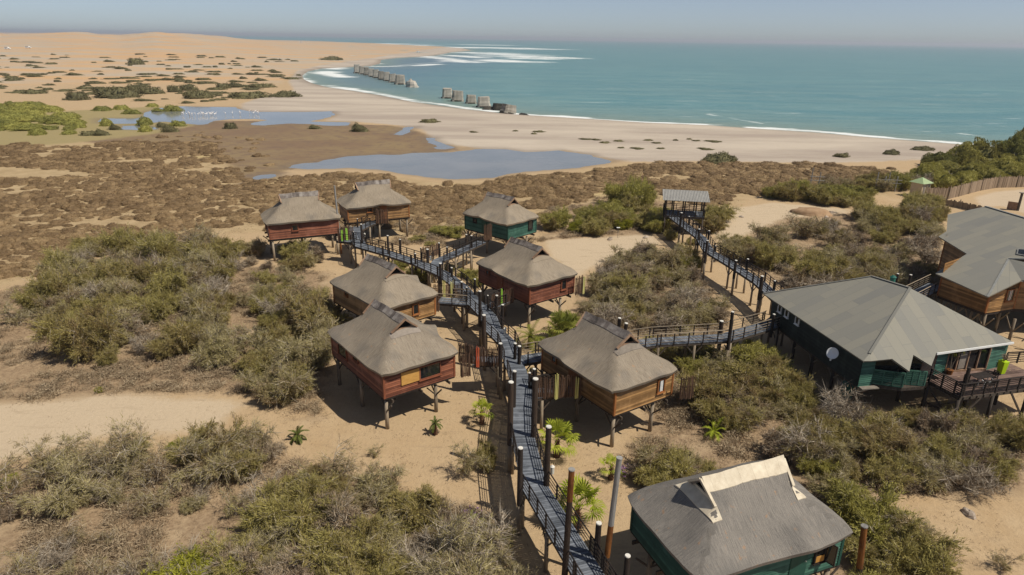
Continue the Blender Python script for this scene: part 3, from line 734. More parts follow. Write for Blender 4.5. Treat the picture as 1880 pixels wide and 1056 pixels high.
def rect_from(L_, F_, R_, zf, longleft):
    P = [un(*p, zf)[:2] for p in (L_, F_, R_)]
    ax = (P[0] - P[1]) if longleft else (P[2] - P[1]); ll = np.hypot(*ax); ax = ax / ll
    sh_ = (P[2] - P[1]) if longleft else (P[0] - P[1]); pp = np.array([-ax[1], ax[0]])
    if pp @ sh_ < 0: pp = -pp
    w_ = abs(sh_ @ pp); return P[1], ax, pp, ll, w_
def place(L_, F_, R_, longleft, zf=2.7, LL=None, WW=None):
    o, ax, pp, ll, w_ = rect_from(L_, F_, R_, zf, longleft)
    ll = LL or ll; w_ = WW or w_
    c = o + ax * ll / 2 + pp * w_ / 2
    d = -ax if longleft else ax
    return c, math.atan2(d[1], d[0]), ll, w_
c, a_, l_, w_ = place((996, 677), (1127, 763), (1243, 733), True, LL=8.4, WW=5.5)
CAB = {}
CAB[7] = cabin(c, a_, l_, w_, 'orange', 'honey brown cabin with a curtained window, just right of the foreground boardwalk', eye=(-.35, -1, 1), wins=[('+x', 1.55, 1.12, .62, 1.0, True), ('-y', -2.6, 1.5, .5, .5, False)], thatch='thatch_spotted', apron=('cement', 1.25, .42), door=('-y', -.35), rxoff=-.1)
c, a_, l_, w_ = place((606, 646), (706, 732), (845, 695), True, LL=8.9, WW=5.9)
CAB[6] = cabin(c, a_, l_, w_, 'red', 'dark red cabin with a wide window and ochre panel, left of the foreground boardwalk', eye=(.2, 1, -1), wins=[('-y', -2.3, 1.15, 1.5, .95, False), ('-y', .1, 1.5, .8, .4, False)], thatch='thatch_spotted', apron=('cement', 1.25, .42), door=('+y', .2))
c, a_, l_, w_ = place((606, 549), (706, 605), (788, 570), True, LL=8.9, WW=5.5)
CAB[5] = cabin(c, a_, l_, w_, 'orange', 'honey brown timber cabin directly behind the dark red one with the wide window', eye=(.2, 1, -1), wins=[('+x', .55, 1.1, .62, .95, False), ('-y', -1.9, 1.55, .5, .4, False)], apron=('thatch', 1.2, .3), door=('+y', .2))
c, a_, l_, w_ = place((880, 516), (972, 559), (1055, 537), True, LL=8.4, WW=5.8)
CAB[4] = cabin(c, a_, l_, w_, 'red', 'rust red cabin right of the winding boardwalk, in front of the small green cabin', eye=(-.5, -1, 1), wins=[('+x', 1.45, 1.15, .62, 1.0, False), ('-y', -2.6, 1.45, .5, .45, False)], apron=('thatch', 1.2, .4), door=('-y', -.5))
c, a_, l_, w_ = place((855, 419), (932, 440), (995, 429), True, LL=7.9, WW=5.5)
CAB[3] = cabin(c, a_, l_, w_, 'green', 'green timber cabin at the edge of the salt marsh, farthest right of the back row', eye=(-.2, -1, 1), wins=[('+x', 1.55, 1.2, .75, 1.1, False), ('-y', -2.0, 1.4, .6, .45, False)], door=('-y', -.2))
c, a_, l_, w_ = place((622, 393), (640, 409), (755, 398), False, 2.95, LL=8.6, WW=5.3)
CAB[2] = cabin(c, a_, l_, w_, 'orange', 'honey brown cabin farthest away near the lagoon, reed panel at its door', zf=2.95, eave=2.1, eye=(.25, -1, 0), wins=[('-y', -1.3, 1.55, .7, .6, False)], door=('-y', .6), ridge_h=4.95)
c, a_, l_, w_ = place((488, 426), (496, 440), (621, 428), False, 2.95, LL=8.5, WW=5.2)
CAB[1] = cabin(c, a_, l_, w_, 'red', 'brick red timber cabin farthest left, on stilts at the edge of the marsh', zf=2.95, eave=2.1, eye=None, wins=[('-y', -1.15, 1.25, .72, .75, False), ('-x', 0, 1.2, .6, .6, False)], ridge_h=5.1)
c, a_, l_, w_ = place((1150, 978), (1277, 1120), (1531, 1038), False, LL=8.35, WW=5.7)
CAB[8] = cabin(c, a_, l_, w_, 'green', 'nearest green timber cabin with a cream plastered ridge, at the bottom right', eye=(1.5, -1, 0), wins=[('-y', 2.75, 1.25, .55, 1.1, False)], thatch='thatch_grey', cap='cream', apron=('cream', 1.55, .5), capw=.55, door=('-y', 1.5), gable='cream', th=.3)
# ochre board and wide window on the end wall of the near red cabin
e = CAB[6]; hx = 8.9 / 2
p = MB(); p.box((hx + .085, -.85, 2.7 + 1.15), (.07, 1.5, 1.0)); p.build('sliding_panel', 'board_orange', e, world=False)
window(e, (hx, .8, 2.7 + 1.15), (1, 0), 1.75, 1.0, 'trim_red')
# open casement of the near green cabin with an orange blind
e = CAB[8]; ww = 5.7 / 2
p = MB(); p.box((2.75, -ww - .14, 3.6), (.5, .02, .35)); p.build('blind', 'board_orange', e, world=False)
p = MB()
for z in (3.4, 4.5): p.beam((3.05, -ww - .05, z), (3.2, -ww - .6, z), .05, .05)
for q in ((3.06, -ww - .06), (3.2, -ww - .6)): p.beam((*q, 3.38), (*q, 4.52), .05, .05)
cs = p.build('casement', 'black_wood', e, world=False)
p = MB(); p.beam((3.06, -ww - .08, 3.95), (3.2, -ww - .58, 3.95), .012, 1.02); p.build('pane', 'glass', cs, world=False)

# ------------------------------------------------------------------ boardwalks
def offs(P, w):
    out = []
    for i in range(len(P)):
        ds = []
        if i > 0: d = P[i] - P[i - 1]; ds.append(d / np.hypot(*d))
        if i < len(P) - 1: d = P[i + 1] - P[i]; ds.append(d / np.hypot(*d))
        d = sum(ds); d = d / np.hypot(*d); nl = np.array([-d[1], d[0]])
        k = 1.0
        if len(ds) == 2: k = 1 / max(.6, abs(nl @ np.array([-ds[0][1], ds[0][0]])))
        out.append((nl * w / 2 * k, d))
    return [P[i] + o for i, (o, _) in enumerate(out)], [P[i] - o for i, (o, _) in enumerate(out)]
WALKS = []
def boardwalk(name, pts, label, width=1.5, z=2.8, skip=(), posts=(), stilts=True, planks=.15, rail_m='black_wood', cat='boardwalk', deck_m='deck', rails=(.22, .46, .70), step=1.35, top_m=None, group=None, stilt_skip=()):
    zs = z if isinstance(z, (list, tuple)) else [z] * len(pts)
    P = [un(x, y, zz)[:2] if not isinstance(x, np.ndarray) else x for (x, y), zz in zip(pts, zs)]
    e = empty(name, (P[0][0], P[0][1], 0), label, cat, group=group)
    Lf, Rt = offs(P, width)
    dk = MB(); br = MB()
    for i in range(len(P) - 1):
        WALKS.append((P[i], P[i + 1]))
        d = P[i + 1] - P[i]; L = np.hypot(*d); k = max(1, int(L / planks)); g = .012 / L
        for j in range(k):
            t0, t1 = j / k + g, (j + 1) / k - g; q = []
            ex = random.uniform(-.02, .02)
            for A, B, s_ in ((Lf[i], Lf[i + 1], 1), (Rt[i], Rt[i + 1], -1)):
                for t in (t0, t1): q.append(A + (B - A) * t)
            zz = [zs[i] + (zs[i + 1] - zs[i]) * t for t in (t0, t1)]
            c = [(*q[0], zz[0]), (*q[1], zz[1]), (*q[3], zz[1]), (*q[2], zz[0])]
            dz = random.uniform(-.006, .006)
            top = [(x, y, h + dz) for x, y, h in c]; bot = [(x, y, h - .04) for x, y, h in c]
            dk.add(top + bot, [(3, 2, 1, 0), (4, 5, 6, 7), (0, 1, 5, 4), (1, 2, 6, 5), (2, 3, 7, 6), (3, 0, 4, 7)], random.random())
        for A, B in ((Lf[i], Lf[i + 1]), (Rt[i], Rt[i + 1])):
            A2 = A + (P[i] - A) * .09; B2 = B + (P[i + 1] - B) * .09
            br.beam((*A2, zs[i] - .16), (*B2, zs[i + 1] - .16), .07, .22)
    dk.build('deck', deck_m, e); br.build('bearer', 'stilt_dark', e)
    for i in range(len(P) - 1):
        for s_, (A, B) in (('L', (Lf[i], Lf[i + 1])), ('R', (Rt[i], Rt[i + 1]))):
            segs = [(0., 1.)]
            for k, sd_, t0, t1 in skip:
                if k == i and sd_ == s_:
                    segs = [q for a0, a1 in segs for q in ((a0, min(a1, t0)), (max(a0, t1), a1)) if q[1] - q[0] > .02]
            for t0, t1 in segs:
                p = A + (B - A) * t0; q = A + (B - A) * t1; za = zs[i] + (zs[i + 1] - zs[i]) * t0; zb = zs[i] + (zs[i + 1] - zs[i]) * t1
                L = np.hypot(*(q - p))
                if L < .25: continue
                r_ = MB(); n_ = 7; dz = random.uniform(-.02, .02)
                pp = [(*(p + (q - p) * k / n_), za + (zb - za) * k / n_ + .98 + dz + random.uniform(-.012, .012)) for k in range(n_ + 1)]
                r_.path(pp, .042, .042, 6)
                for h in rails: r_.beam((*p, za + h), (*q, zb + h), .03, .035)
                rl = r_.build('railing', top_m or rail_m, e)
                k = max(1, round(L / step)); bb = MB()
                for j in range(k + 1 if L > 1 else k):
                    t = (j + .5) / k if L <= 1 else min(.98, max(.02, j / k)); c = p + (q - p) * t; zc = za + (zb - za) * t
                    bb = MB(); bb.box((*c, zc + .43), (.085, .085, 1.06), math.atan2(*(q - p)[::-1])); bb.build('baluster', 'black_wood', rl)
    if stilts:
        for i in range(len(P) - 1):
            L = np.hypot(*(P[i + 1] - P[i])); k = max(1, round(L / 4.2))
            for j in range(k):
                if (i, j) in stilt_skip: continue
                t = (j + (0 if i else .12)) / k
                for A, B in ((Lf[i], Lf[i + 1]), (Rt[i], Rt[i + 1])):
                    c = A + (B - A) * t; cc = c + (P[i] + (P[i + 1] - P[i]) * t - c) * .12; zc = zs[i] + (zs[i + 1] - zs[i]) * t
                    s_ = MB(); s_.tube((*cc, -.4), (*cc, zc - .28), .125, .11, 8, wob=.06)
                    so_ = s_.build('stilt', 'stilt', e, smooth=True)
                    d = (B - A) / np.hypot(*(B - A)); b_ = MB()
                    for sg in (-1, 1): b_.beam((*cc, zc - 1.15), (*(cc + d * sg * .75), zc - .27), .05, .09)
                    b_.build('brace', 'stilt_dark', so_)
    for k, q in enumerate(posts):
        bx, by, ty = q[:3]; r = q[3] if len(q) > 3 else .13; x, y = un(bx, by, zs[0])[:2]
        h = ztop(x, y, ty); s_ = MB(); lean = random.uniform(-.03, .03)
        s_.tube((x, y, zs[0] - .75), (x + lean, y, h), r * 1.05, r * .97, 12, wob=.02)
        po = s_.build('post', 'brown_pole' if r > .16 else 'black_wood', e, smooth=False)
        if not (len(q) > 4 and q[4]):
            s_ = MB(); s_.tube((x + lean, y, h), (x + lean, y, h + .05), r * .99, r * .9, 12); s_.build('post_cap', 'cap_white', po)
        if len(q) > 3 and r > .12 and stilts:
            s_ = MB(); s_.tube((x + .02, y, -.4), (x, y, zs[0] - .55), r * .9, r * .85, 10, wob=.05); s_.build('footing_pole', 'stilt', po, smooth=True)
    return e
MS = [(1150, 1165), (1081, 1056), (981, 892), (960, 801), (958, 749), (961, 715), (943, 664)]
MN = [(943, 664), (930, 628), (906, 605), (897, 581), (868, 552), (845, 525), (815, 503), (765, 481), (712, 464), (661, 450), (652, 430), (651, 416)]
boardwalk('boardwalk', MS, 'foreground stretch of grey plank boardwalk with the tallest white-capped posts',
          width=1.5, skip=[(5, 'R', .30, 1.0), (5, 'L', .65, 1)],
          posts=[(954, 907, 823, .15), (1003, 890, 784, .17), (1094.5, 1022, 961, .15), (1148, 1075, 1021, .14), (936.5, 798, 702, .18), (979.6, 801, 696, .19), (943, 747, 682, .14), (980, 712, 678, .13), (972, 712, 685, .1),
                 (945, 659, 631, .13), (953, 668, 636, .14), (919, 675, 631, .15)])
boardwalk('boardwalk', MN, 'winding middle and far stretch of grey plank boardwalk leading to the two leftmost cabins', width=1.5,
          skip=[(3, 'R', .45, .95), (4, 'L', .2, .8), (6, 'R', .25, .8), (10, 'R', .2, 1.0), (9, 'L', .3, 1.0), (0, 'R', 0, .25)],
          posts=[(881.5, 585, 535, .15), (889, 625, 579, .17), (922, 600, 560, .13), (912, 573, 543, .14), (896, 570, 543, .08), (872, 541, 513, .12), (848, 546, 518, .13), (857, 554, 528, .09), (830, 509, 492, .12),
                 (809, 513, 484, .15), (785.5, 482, 458, .16), (773, 475, 455, .08), (763, 485, 466, .11), (735.6, 463, 440, .12), (713, 466, 433, .13), (665, 447, 412, .13), (657, 418, 402, .09), (650, 440, 426, .08)])
boardwalk('boardwalk', [(947, 662), (990, 655), (1203, 626.5), (1333, 619), (1414, 596), (1428, 586)], 'boardwalk with pale worn handrails that runs behind the honey brown cabin to the big lodge', width=1.5,
          skip=[(0, 'L', 0, .35), (0, 'R', 0, .35), (4, 'R', .2, 1), (4, 'L', .3, 1)], planks=.2, top_m='stilt',
          posts=[(1135, 612, 584.5, .15), (1147.5, 616, 594, .16), (1338, 627, 573, .14), (1322.5, 613, 590, .18), (1417, 605, 577.6, .12), (1429, 583, 564, .12)])
boardwalk('boardwalk', [(1428, 586), (1440, 560), (1410, 532), (1393, 517), (1348, 488), (1301, 460), (1287, 436), (1263, 418), (1236, 398)], 'dark railed boardwalk that climbs from the big lodge to the lookout shelter', width=1.35,
          skip=[(0, 'L', 0, 1), (0, 'R', 0, 1)],
          posts=[(1248, 419, 391, .16), (1264, 413.6, 397.6, .1), (1282, 441, 421, .15), (1300, 442, 424, .13), (1295, 472, 442, .15), (1313, 462.6, 452, .1), (1348.5, 500, 478.6, .15), (1370.6, 495.7, 476, .13), (1395, 538, 507.4, .17), (1420, 533, 516, .11)])
boardwalk('boardwalk', [(797, 489), (805, 478), (829, 468), (884, 443.5)], 'short side boardwalk from the junction to the green cabin in the back row', width=1.3,
          skip=[(0, 'L', 0, .6), (0, 'R', 0, 1), (2, 'R', .9, 1)], posts=[(806.7, 466, 446.5, .12), (821, 470, 454, .1), (866, 455, 433, .13), (856, 448, 431, .13)])
boardwalk('boardwalk', [(655, 422), (672, 413), (694, 404)], 'short side boardwalk up to the reed panel of the farthest cabin', width=1.25, skip=[(0, 'L', 0, .5), (0, 'R', 0, .5)], z=2.8)
boardwalk('boardwalk', [(861, 555), (806, 551)], 'small side platform between the winding boardwalk and the honey brown cabin behind the red one', width=1.6, skip=[(0, 'R', .6, 1)], planks=.14, top_m='stilt')
boardwalk('boardwalk', [(899, 563), (934, 548)], 'small side platform from the winding boardwalk to the rust red cabin', width=1.3, skip=[(0, 'R', .6, 1)])
boardwalk('boardwalk', [(921, 660), (866, 662)], 'small side platform behind the reed screen with red poles', width=1.5, skip=[(0, 'L', .6, 1), (0, 'R', 0, 1), (0, 'L', 0, 1)])
boardwalk('boardwalk', [(981, 722), (1056, 712)], 'small side platform behind the reed screen with pale yellow poles', width=1.5, skip=[(0, 'L', .6, 1), (0, 'R', 0, 1)])
boardwalk('boardwalk', [(650, 443), (622, 440)], 'small side platform beside the brick red cabin farthest left', width=1.3, skip=[])

# small shuttered lanterns fixed to the posts
def lantern(x, y, lab, z=3.1):
    p = un(x, y, z); e = MB(); e.tube(p - [0, 0, .28], p + [0, 0, .2], .12, .13, 10); o = e.build('walkway_lantern', 'cap_white'); tag(o, lab, 'lantern', 'white walkway lanterns')
    e = MB(); e.tube(p + [0, 0, .2], p + [0, 0, .3], .15, .05, 10); e.build('lantern_lid', 'cap_white', o)
for q in ((669, 432, 'white lantern on the railing by the two leftmost cabins'), (790.5, 474, 'white lantern at the junction with the walk to the green cabin'), (927, 607, 'white lantern on the railing behind the date palm'),
          (1014, 862, 'white lantern beside the nearest fan palm, at the foreground railing', 2.6)):
    lantern(*q)

# ------------------------------------------------------------------ reed screens
def reeds(p0, p1, h, label, z=2.75, poles=(), h2=None, dens=13, m_='reed', name='reed_screen', cat='reed screen', rails=True, group=None):
    a = np.array(un(*p0, z)[:2]) if len(p0) == 2 else np.array(p0[:2]); b_ = np.array(un(*p1, z)[:2]) if len(p1) == 2 else np.array(p1[:2])
    L = np.hypot(*(b_ - a)); k = max(3, int(L * dens * 2.0)); h2 = h2 or h
    e = empty(name, (a[0], a[1], 0), label, cat, group=group); s_ = MB(); d = (b_ - a) / L; nn = np.array([-d[1], d[0]])
    for j in range(k + 1):
        t = (j + random.uniform(-.3, .3)) / k; c = a + (b_ - a) * t + nn * random.uniform(-.03, .03)
        hh = h + (h2 - h) * t + random.uniform(-.16, .14)
        tp = c + d * random.uniform(-.07, .07) + nn * random.uniform(-.04, .04); r_ = random.uniform(.016, .034)
        s_.tube((*c, z + random.uniform(-.12, .05)), (*tp, z + hh), r_, r_ * .7, 5, random.random())
    s_.build('reeds', m_, e)
    if rails:
        r_ = MB()
        for f in (.12, .5, .88): r_.tube((*(a + nn * .045), z + h * f), (*(b_ + nn * .045), z + h2 * f), .028, .028, 6)
        r_.build('rail', 'black_wood', e)
    for px, pm, hh in poles:
        if isinstance(px, tuple): c = np.array(un(*px, z)[:2])
        else: c = a + (b_ - a) * px
        s_ = MB()
        for j in range(4):
            o = d * (j - 1.5) * .065 - nn * .07
            s_.tube((*(c + o), z - .15 + random.uniform(-.06, .06)), (*(c + o + d * random.uniform(-.04, .04)), z + hh + random.uniform(-.12, .12)), .034, .028, 6)
        s_.build('painted_poles', pm, e)
    return e
reeds((985, 731), (1066, 727), 1.65, 'dark reed screen with pale yellow poles beside the honey brown cabin', poles=[(.44, 'yellow_pole', 1.95), (.9, 'yellow_pole', 1.55)], dens=17)
reeds((1247, 733), (1273, 729), 1.75, 'reed screen at the far right corner of the honey brown cabin with the curtained window', m_='reed')
reeds((868, 670), (918, 671), 1.5, 'dark reed screen with a bundle of red poles beside the foreground boardwalk', poles=[(.18, 'red_pole', 1.6)], dens=15)
reeds((846, 692), (864, 690), 1.9, 'reed screen touching the right corner of the red cabin with the wide window', dens=15)
reeds((842, 664), (868, 668), 1.6, 'reed screen between the roof of the wide-windowed red cabin and the red poles', dens=15)
reeds((791, 573), (806, 571), 1.6, 'reed screen with one pale pole at the corner of the cabin behind the red one', poles=[(.25, 'yellow_pole', 1.7)], dens=15)
reeds((796, 545), (847, 543), 1.25, 'reed screen with two tall pale poles behind the small side platform', poles=[(.38, 'yellow_pole', 1.6), (.66, 'yellow_pole', 1.6)], dens=12)
reeds((903, 566), (943, 552), 1.35, 'reed screen with a lime green pole beside the rust red cabin', poles=[(.42, 'lime_pole', 1.6)], dens=14)
reeds((1056, 541), (1071, 537), 1.8, 'reed screen with one pale post at the right corner of the rust red cabin', poles=[(.95, 'yellow_pole', 1.7)], dens=14)
reeds((889, 441), (903, 439), 2.0, 'short reddish reed screen at the door of the green cabin in the back row', dens=15)
reeds((691, 410), (713, 410), 1.95, 'reed screen at the door of the farthest cabin', dens=14)
reeds((621, 444), (650, 440), 1.75, 'reed screen with two lime poles beside the brick red cabin farthest left', poles=[(.25, 'lime_pole', 1.5), (.55, 'lime_pole', 1.65)], dens=12)
reeds((774, 476), (806, 467), 1.3, 'low reed screen at the junction with the walk to the green cabin', dens=13)
# ------------------------------------------------------------------ free-standing masts
def mast(bx, by, z, tx, ty, r0, r1, label, mats, split=.5):
    x, y = un(bx, by, z)[:2]; h = ztop(x, y, ty); X2, Y2 = x, y
    for _ in range(30):
        px, py = pr((X2, Y2, h)); X2 += (tx - px) * .02; h += (py - ty) * .02
    a = Vector((x + (x - X2) * .5, y, 0 if z > 1 else -.3)); 
    zb = z; e = empty('wooden_mast', (x, y, 0), label, 'pole')
    b0 = Vector((x, y, zb)); t = Vector((X2, Y2, h)); d = (t - b0) / (h - zb); base = b0 - d * (zb + .3)
    cuts = [0] + [s for s, _ in mats[:-1]] + [1]; names = [m_ for _, m_ in mats]
    full = t - base
    for k in range(len(names)):
        p = base + full * cuts[k]; q = base + full * cuts[k + 1]; ra = r0 + (r1 - r0) * cuts[k]; rb = r0 + (r1 - r0) * cuts[k + 1]
        s_ = MB(); s_.tube(p, q, ra, rb, 12, wob=.02); s_.build('shaft', names[k], e)
    s_ = MB(); s_.tube(t, t + d * .06, r1 * 1.15, r1 * 1.15, 12); s_.build('cap', 'pole_grey', e)
mast(1112, 1040, 2.8, 1137, 842, .16, .13, 'leaning pole with grey top and rusty band, right of the foreground boardwalk', [(.40, 'brown_pole'), (.60, 'rust'), (1, 'pole_grey')])
mast(1038, 1037, 2.8, 1049.5, 863, .17, .14, 'dark pole with a rusty brown top standing over the foreground boardwalk', [(.80, 'brown_pole'), (1, 'rust')])
mast(1574, 1075, 0.6, 1587, 967, .17, .15, 'short pole with a rusty brown top, right of the nearest green cabin', [(.45, 'brown_pole'), (1, 'rust')])
mast(623, 428, 2.8, 614, 342, .14, .10, 'tall pale grey mast between the two leftmost cabins', [(.3, 'rust'), (1, 'pole_grey')])
for q in ((530, 441, 533, 487), (0, 0, 0, 0)):
    pass

# ------------------------------------------------------------------ big green lodge
def slab_roof(par, polys, th=.14, name='roof', m_='sheet_roof'):
    V = []; Fs = []; T = []
    for P, u in polys:
        P = [np.array(p) for p in P]; n_ = np.cross(P[1] - P[0], P[2] - P[0]); n_ /= np.linalg.norm(n_)
        if n_[2] < 0: P = P[::-1]; n_ = -n_
        v_ = np.cross(n_, [0, 0, 1.]); v_ /= np.linalg.norm(v_); u = np.cross(v_, n_); o = len(V); k = len(P)
        for p in P: V.append(p); T.append((p @ u, p @ v_, 0))
        for p in P: V.append(p - n_ * th); T.append((p @ u, p @ v_, 0))
        Fs.append(list(range(o, o + k))); Fs.append(list(range(o + 2 * k - 1, o + k - 1, -1)))
        Fs += [[o + i, o + i + k, o + (i + 1) % k + k, o + (i + 1) % k] for i in range(k)]
    off = np.array(par.location); me = bpy.data.meshes.new(name); me.from_pydata([tuple(p - off) for p in V], [], Fs)
    a = me.attributes.new('tuv', 'FLOAT_VECTOR', 'POINT'); a.data.foreach_set('vector', np.array(T, np.float32).ravel())
    me.materials.append(M[m_]); me.update(); return link(name, me, par)
def wall_line(par, pts, z0, z1, m_, name='wall', flip=1, board=.16):
    w = MB()
    for a, b_ in zip(pts[:-1], pts[1:]):
        a = np.array(a[:2]); b_ = np.array(b_[:2]); d = (b_ - a) / np.hypot(*(b_ - a)); siding(w, a, b_, z0, z1, (d[1] * flip, -d[0] * flip), board)
    return w.build(name, m_, par)
ZE = 5.0
N1, N2, LC, RC = un(1585, 663, ZE), un(1599, 663, ZE), un(1401, 539, ZE), un(1860, 628, ZE)
T2 = un(1671, 529, 8.3); T1 = rplane(1601, 507.5, N1, LC, T2)
BK = LC + RC - (N1 + N2) / 2 + np.array([0, 0, .0]); BK[2] = ZE
pts = [rplane(x, y, N2, RC, T2) for x, y in ((1638, 659), (1669.5, 682), (1677, 651.6), (1710, 672), (1719, 648))]
lodge = empty('stilt_lodge', (N1[0], N1[1], 0), 'big dark green stilt lodge with a hipped grey roof and a satellite dish', 'lodge')
_dl = (LC - N1)[:2]; _dr = (RC - N2)[:2]; _q = np.linalg.solve(np.stack([_dl, -_dr], 1), N2[:2] - N1[:2]); NV = np.array([*(N1[:2] + _dl * _q[0]), ZE]); KH = T2 + (NV - T2) * .9
rf = slab_roof(lodge, [([N1, KH, T2, T1, LC], LC - N1), ([N1, N2, KH], LC - N1), ([N2, pts[0], pts[1], pts[2], pts[3], pts[4], RC, T2, KH], np.array([.28, .96, 0.])), ([RC, BK, T1, T2], BK - RC), ([BK, LC, T1], LC - BK)])
h = MB()
for a, b_ in ((KH, T2), (T2, T1), (T1, LC)): h.beam(a + [0, 0, .03], b_ + [0, 0, .03], .2, .05)
h.build('ridge_capping', 'sheet_roof', rf)
f = MB(); f.beam(pts[4] + [.02, -.06, -.06], RC + [.02, -.06, -.06], .07, .16); f.build('fascia', 'white', rf)
f = MB(); f.tube(un(1639, 514, 7.9) - [0, 0, .3], un(1639, 514, 7.9) + [0, 0, .25], .22, .22, 10); f.tube(un(1639, 514, 7.9) + [0, 0, .25], un(1639, 514, 7.9) + [0, 0, .4], .28, .1, 10); f.build('vent_pipe', 'teal', rf)
FZ = 2.8
dl = (LC - N1)[:2]; dl /= np.hypot(*dl); dr = (RC - N2)[:2]; dr /= np.hypot(*dr)
A0 = N1[:2] + dl * .55 + dr * .45; A1 = LC[:2] - dl * .9 + dr * .55          # left wall, its shade put into the dark siding colour
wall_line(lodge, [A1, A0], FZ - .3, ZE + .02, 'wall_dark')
B1 = A0 + dr * 1.25
wall_line(lodge, [A0, B1], FZ - .3, ZE + .02, 'wall_green')
# bay with slatted balustrades and dark glazing
Q1 = un(1657, 708, FZ)[:2]; Q2 = un(1661, 702, FZ)[:2]; Q3 = un(1697, 705, FZ)[:2]; Q4 = un(1712, 688, FZ)[:2]; Q5 = un(1733, 683, FZ)[:2]; Q6 = un(1808, 679, FZ)[:2]; Q7 = un(1840, 671, FZ)[:2]
g = MB()
for a, b_ in ((B1 + dl * .3, Q1 + dl * .7), (Q2 + dl * .7, Q3 + dl * .7), (Q3 + dl * .7, Q4), (Q5 + dl * .06, Q6 + dl * .06)):
    g.beam((*a, FZ + 1.1), (*b_, FZ + 1.1), .06, 2.2)
gl = g.build('glazing', 'glass', lodge)
g = MB()
for a, b_ in ((B1, Q1), (Q2, Q3)):
    L = np.hypot(*(b_ - a)); k = 3
    for j in range(k + 1): c = a + (b_ - a) * j / k; g.box((*c, FZ + .45), (.08, .08, 1.15), 0)
    d_ = (b_ - a) / L
    for z in np.arange(-.2, .95, .16): g.beam((*a, FZ + z + .08), (*b_, FZ + z + .08), .05, .12)
g.build('bay_balustrade', 'wall_green', lodge)
wall_line(lodge, [Q4, Q5], FZ, ZE, 'wall_green'); wall_line(lodge, [Q6, Q7], FZ, ZE + .05, 'wall_green')
wall_line(lodge, [Q7, RC[:2] - dr * .6 + dl * 6, BK[:2] - dl * .6 - dr * .6, A1], FZ - .3, ZE + .1, 'wall_green')
g = MB()
for k in range(5):
    c = Q5 + (Q6 - Q5) * k / 4; g.box((*(c - dl * .03), FZ + 1.05), (.09, .1, 2.1), math.atan2(dr[1], dr[0]))
g.beam((*(Q5 - dl * .05), FZ + .08), (*(Q6 - dl * .05), FZ + .08), .12, .16); g.build('door_frame', 'gable_wood', gl)
g = MB(); c = Q5 + (Q6 - Q5) * .42 + dl * .02; g.beam((*(c - dr * .5 - dl * .04), FZ + .95), (*(c + dr * .45 - dl * .04), FZ + .95), .03, 1.4); g.build('curtain', 'cement', gl)
fl = MB(); fl.poly([(*A0, FZ - .22), (*B1, FZ - .22), (*Q1, FZ - .22), (*Q3, FZ - .22), (*Q5, FZ - .22), (*Q7, FZ - .22), (*(RC[:2] - dr * .6 + dl * 6), FZ - .22), (*(BK[:2] - dl * .6 - dr * .6), FZ - .22), (*A1, FZ - .22)], .25); fl.build('floor', 'stilt_dark', lodge)
nl = np.array([dl[1] * -1, dl[0]]) ; nl = -dr
for t, w_ in ((.115, .5), (.205, .5), (.335, .5), (.43, .16)):
    c = A1 + (A0 - A1) * t
    if w_ > .2: window(lodge, (c[0], c[1], FZ + 1.62), (dl[1] * -1, dl[0]) if np.dot((-dl[1], dl[0]), -dr) > 0 else (dl[1], -dl[0]), w_, .72, 'white', world=True)
for u in np.linspace(.06, .94, 5):
    for v in (.05, .45, .9):
        c = A0 + (A1 - A0) * u + dr * v * 11.5 + dl * v * 0.4
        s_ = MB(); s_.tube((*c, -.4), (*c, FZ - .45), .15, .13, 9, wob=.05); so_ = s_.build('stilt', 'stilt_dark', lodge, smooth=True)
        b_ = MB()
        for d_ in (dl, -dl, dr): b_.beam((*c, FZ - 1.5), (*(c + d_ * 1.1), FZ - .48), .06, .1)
        b_.build('brace', 'stilt', so_)
FOOT.append((*((A0 + A1) / 2 + dr * 6), 7.0, 6.5, math.atan2(dr[1], dr[0])))
# pale timber step below the near corner
s_ = MB(); q = un(1594, 712, FZ - .25); s_.beam(q - [.65, .1, 0], q + [.75, .12, 0], .45, .07); s_.build('ledge', 'cement', lodge)
# terrace
D1 = un(1762, 728, FZ)[:2]; D0 = un(1705, 698, FZ)[:2]; dD = un(1880, 713, FZ)[:2] - D1; dD /= np.hypot(*dD); D2 = D1 + dD * 9; D3 = D2 + dl * 4.4
ter = empty('lodge_terrace', (D1[0], D1[1], 0), 'brown plank terrace with slatted railings in front of the big green lodge', 'terrace')
dk = MB(); k = 30; back = D0 + dD * 0
for j in range(k):
    t0, t1 = j / k + .003, (j + 1) / k - .003; bk0 = Q4; 
    a = D1 + (D0 - D1) * t0; b_ = D1 + (D0 - D1) * t1
    dk.add([(*a, FZ), (*(a + dD * 9), FZ), (*(b_ + dD * 9), FZ), (*b_, FZ), (*a, FZ - .04), (*(a + dD * 9), FZ - .04), (*(b_ + dD * 9), FZ - .04), (*b_, FZ - .04)],
           [(0, 1, 2, 3), (7, 6, 5, 4), (0, 4, 5, 1), (1, 5, 6, 2), (2, 6, 7, 3), (3, 7, 4, 0)], random.random())
dd = (D0 - D1) / np.hypot(*(D0 - D1))
for j in range(12):
    a = D0 + dd * (.02 + j * .16); dk.add([(*(a + dD * 1.0), FZ), (*(a + dD * 9), FZ), (*(a + dD * 9 + dd * .15), FZ), (*(a + dD * 1.0 + dd * .15), FZ)], [(0, 1, 2, 3)], random.random())
dk.build('deck', 'deck_brown', ter)
b_ = MB(); b_.beam((*D1, FZ - .18), (*D2, FZ - .18), .1, .26); b_.beam((*D1, FZ - .18), (*D0, FZ - .18), .1, .26)
for j in range(14): c = D1 + dD * (.3 + j * .62); b_.beam((*(c - dd * .12), FZ - .16), (*(c + dd * 3.0), FZ - .16), .07, .2)
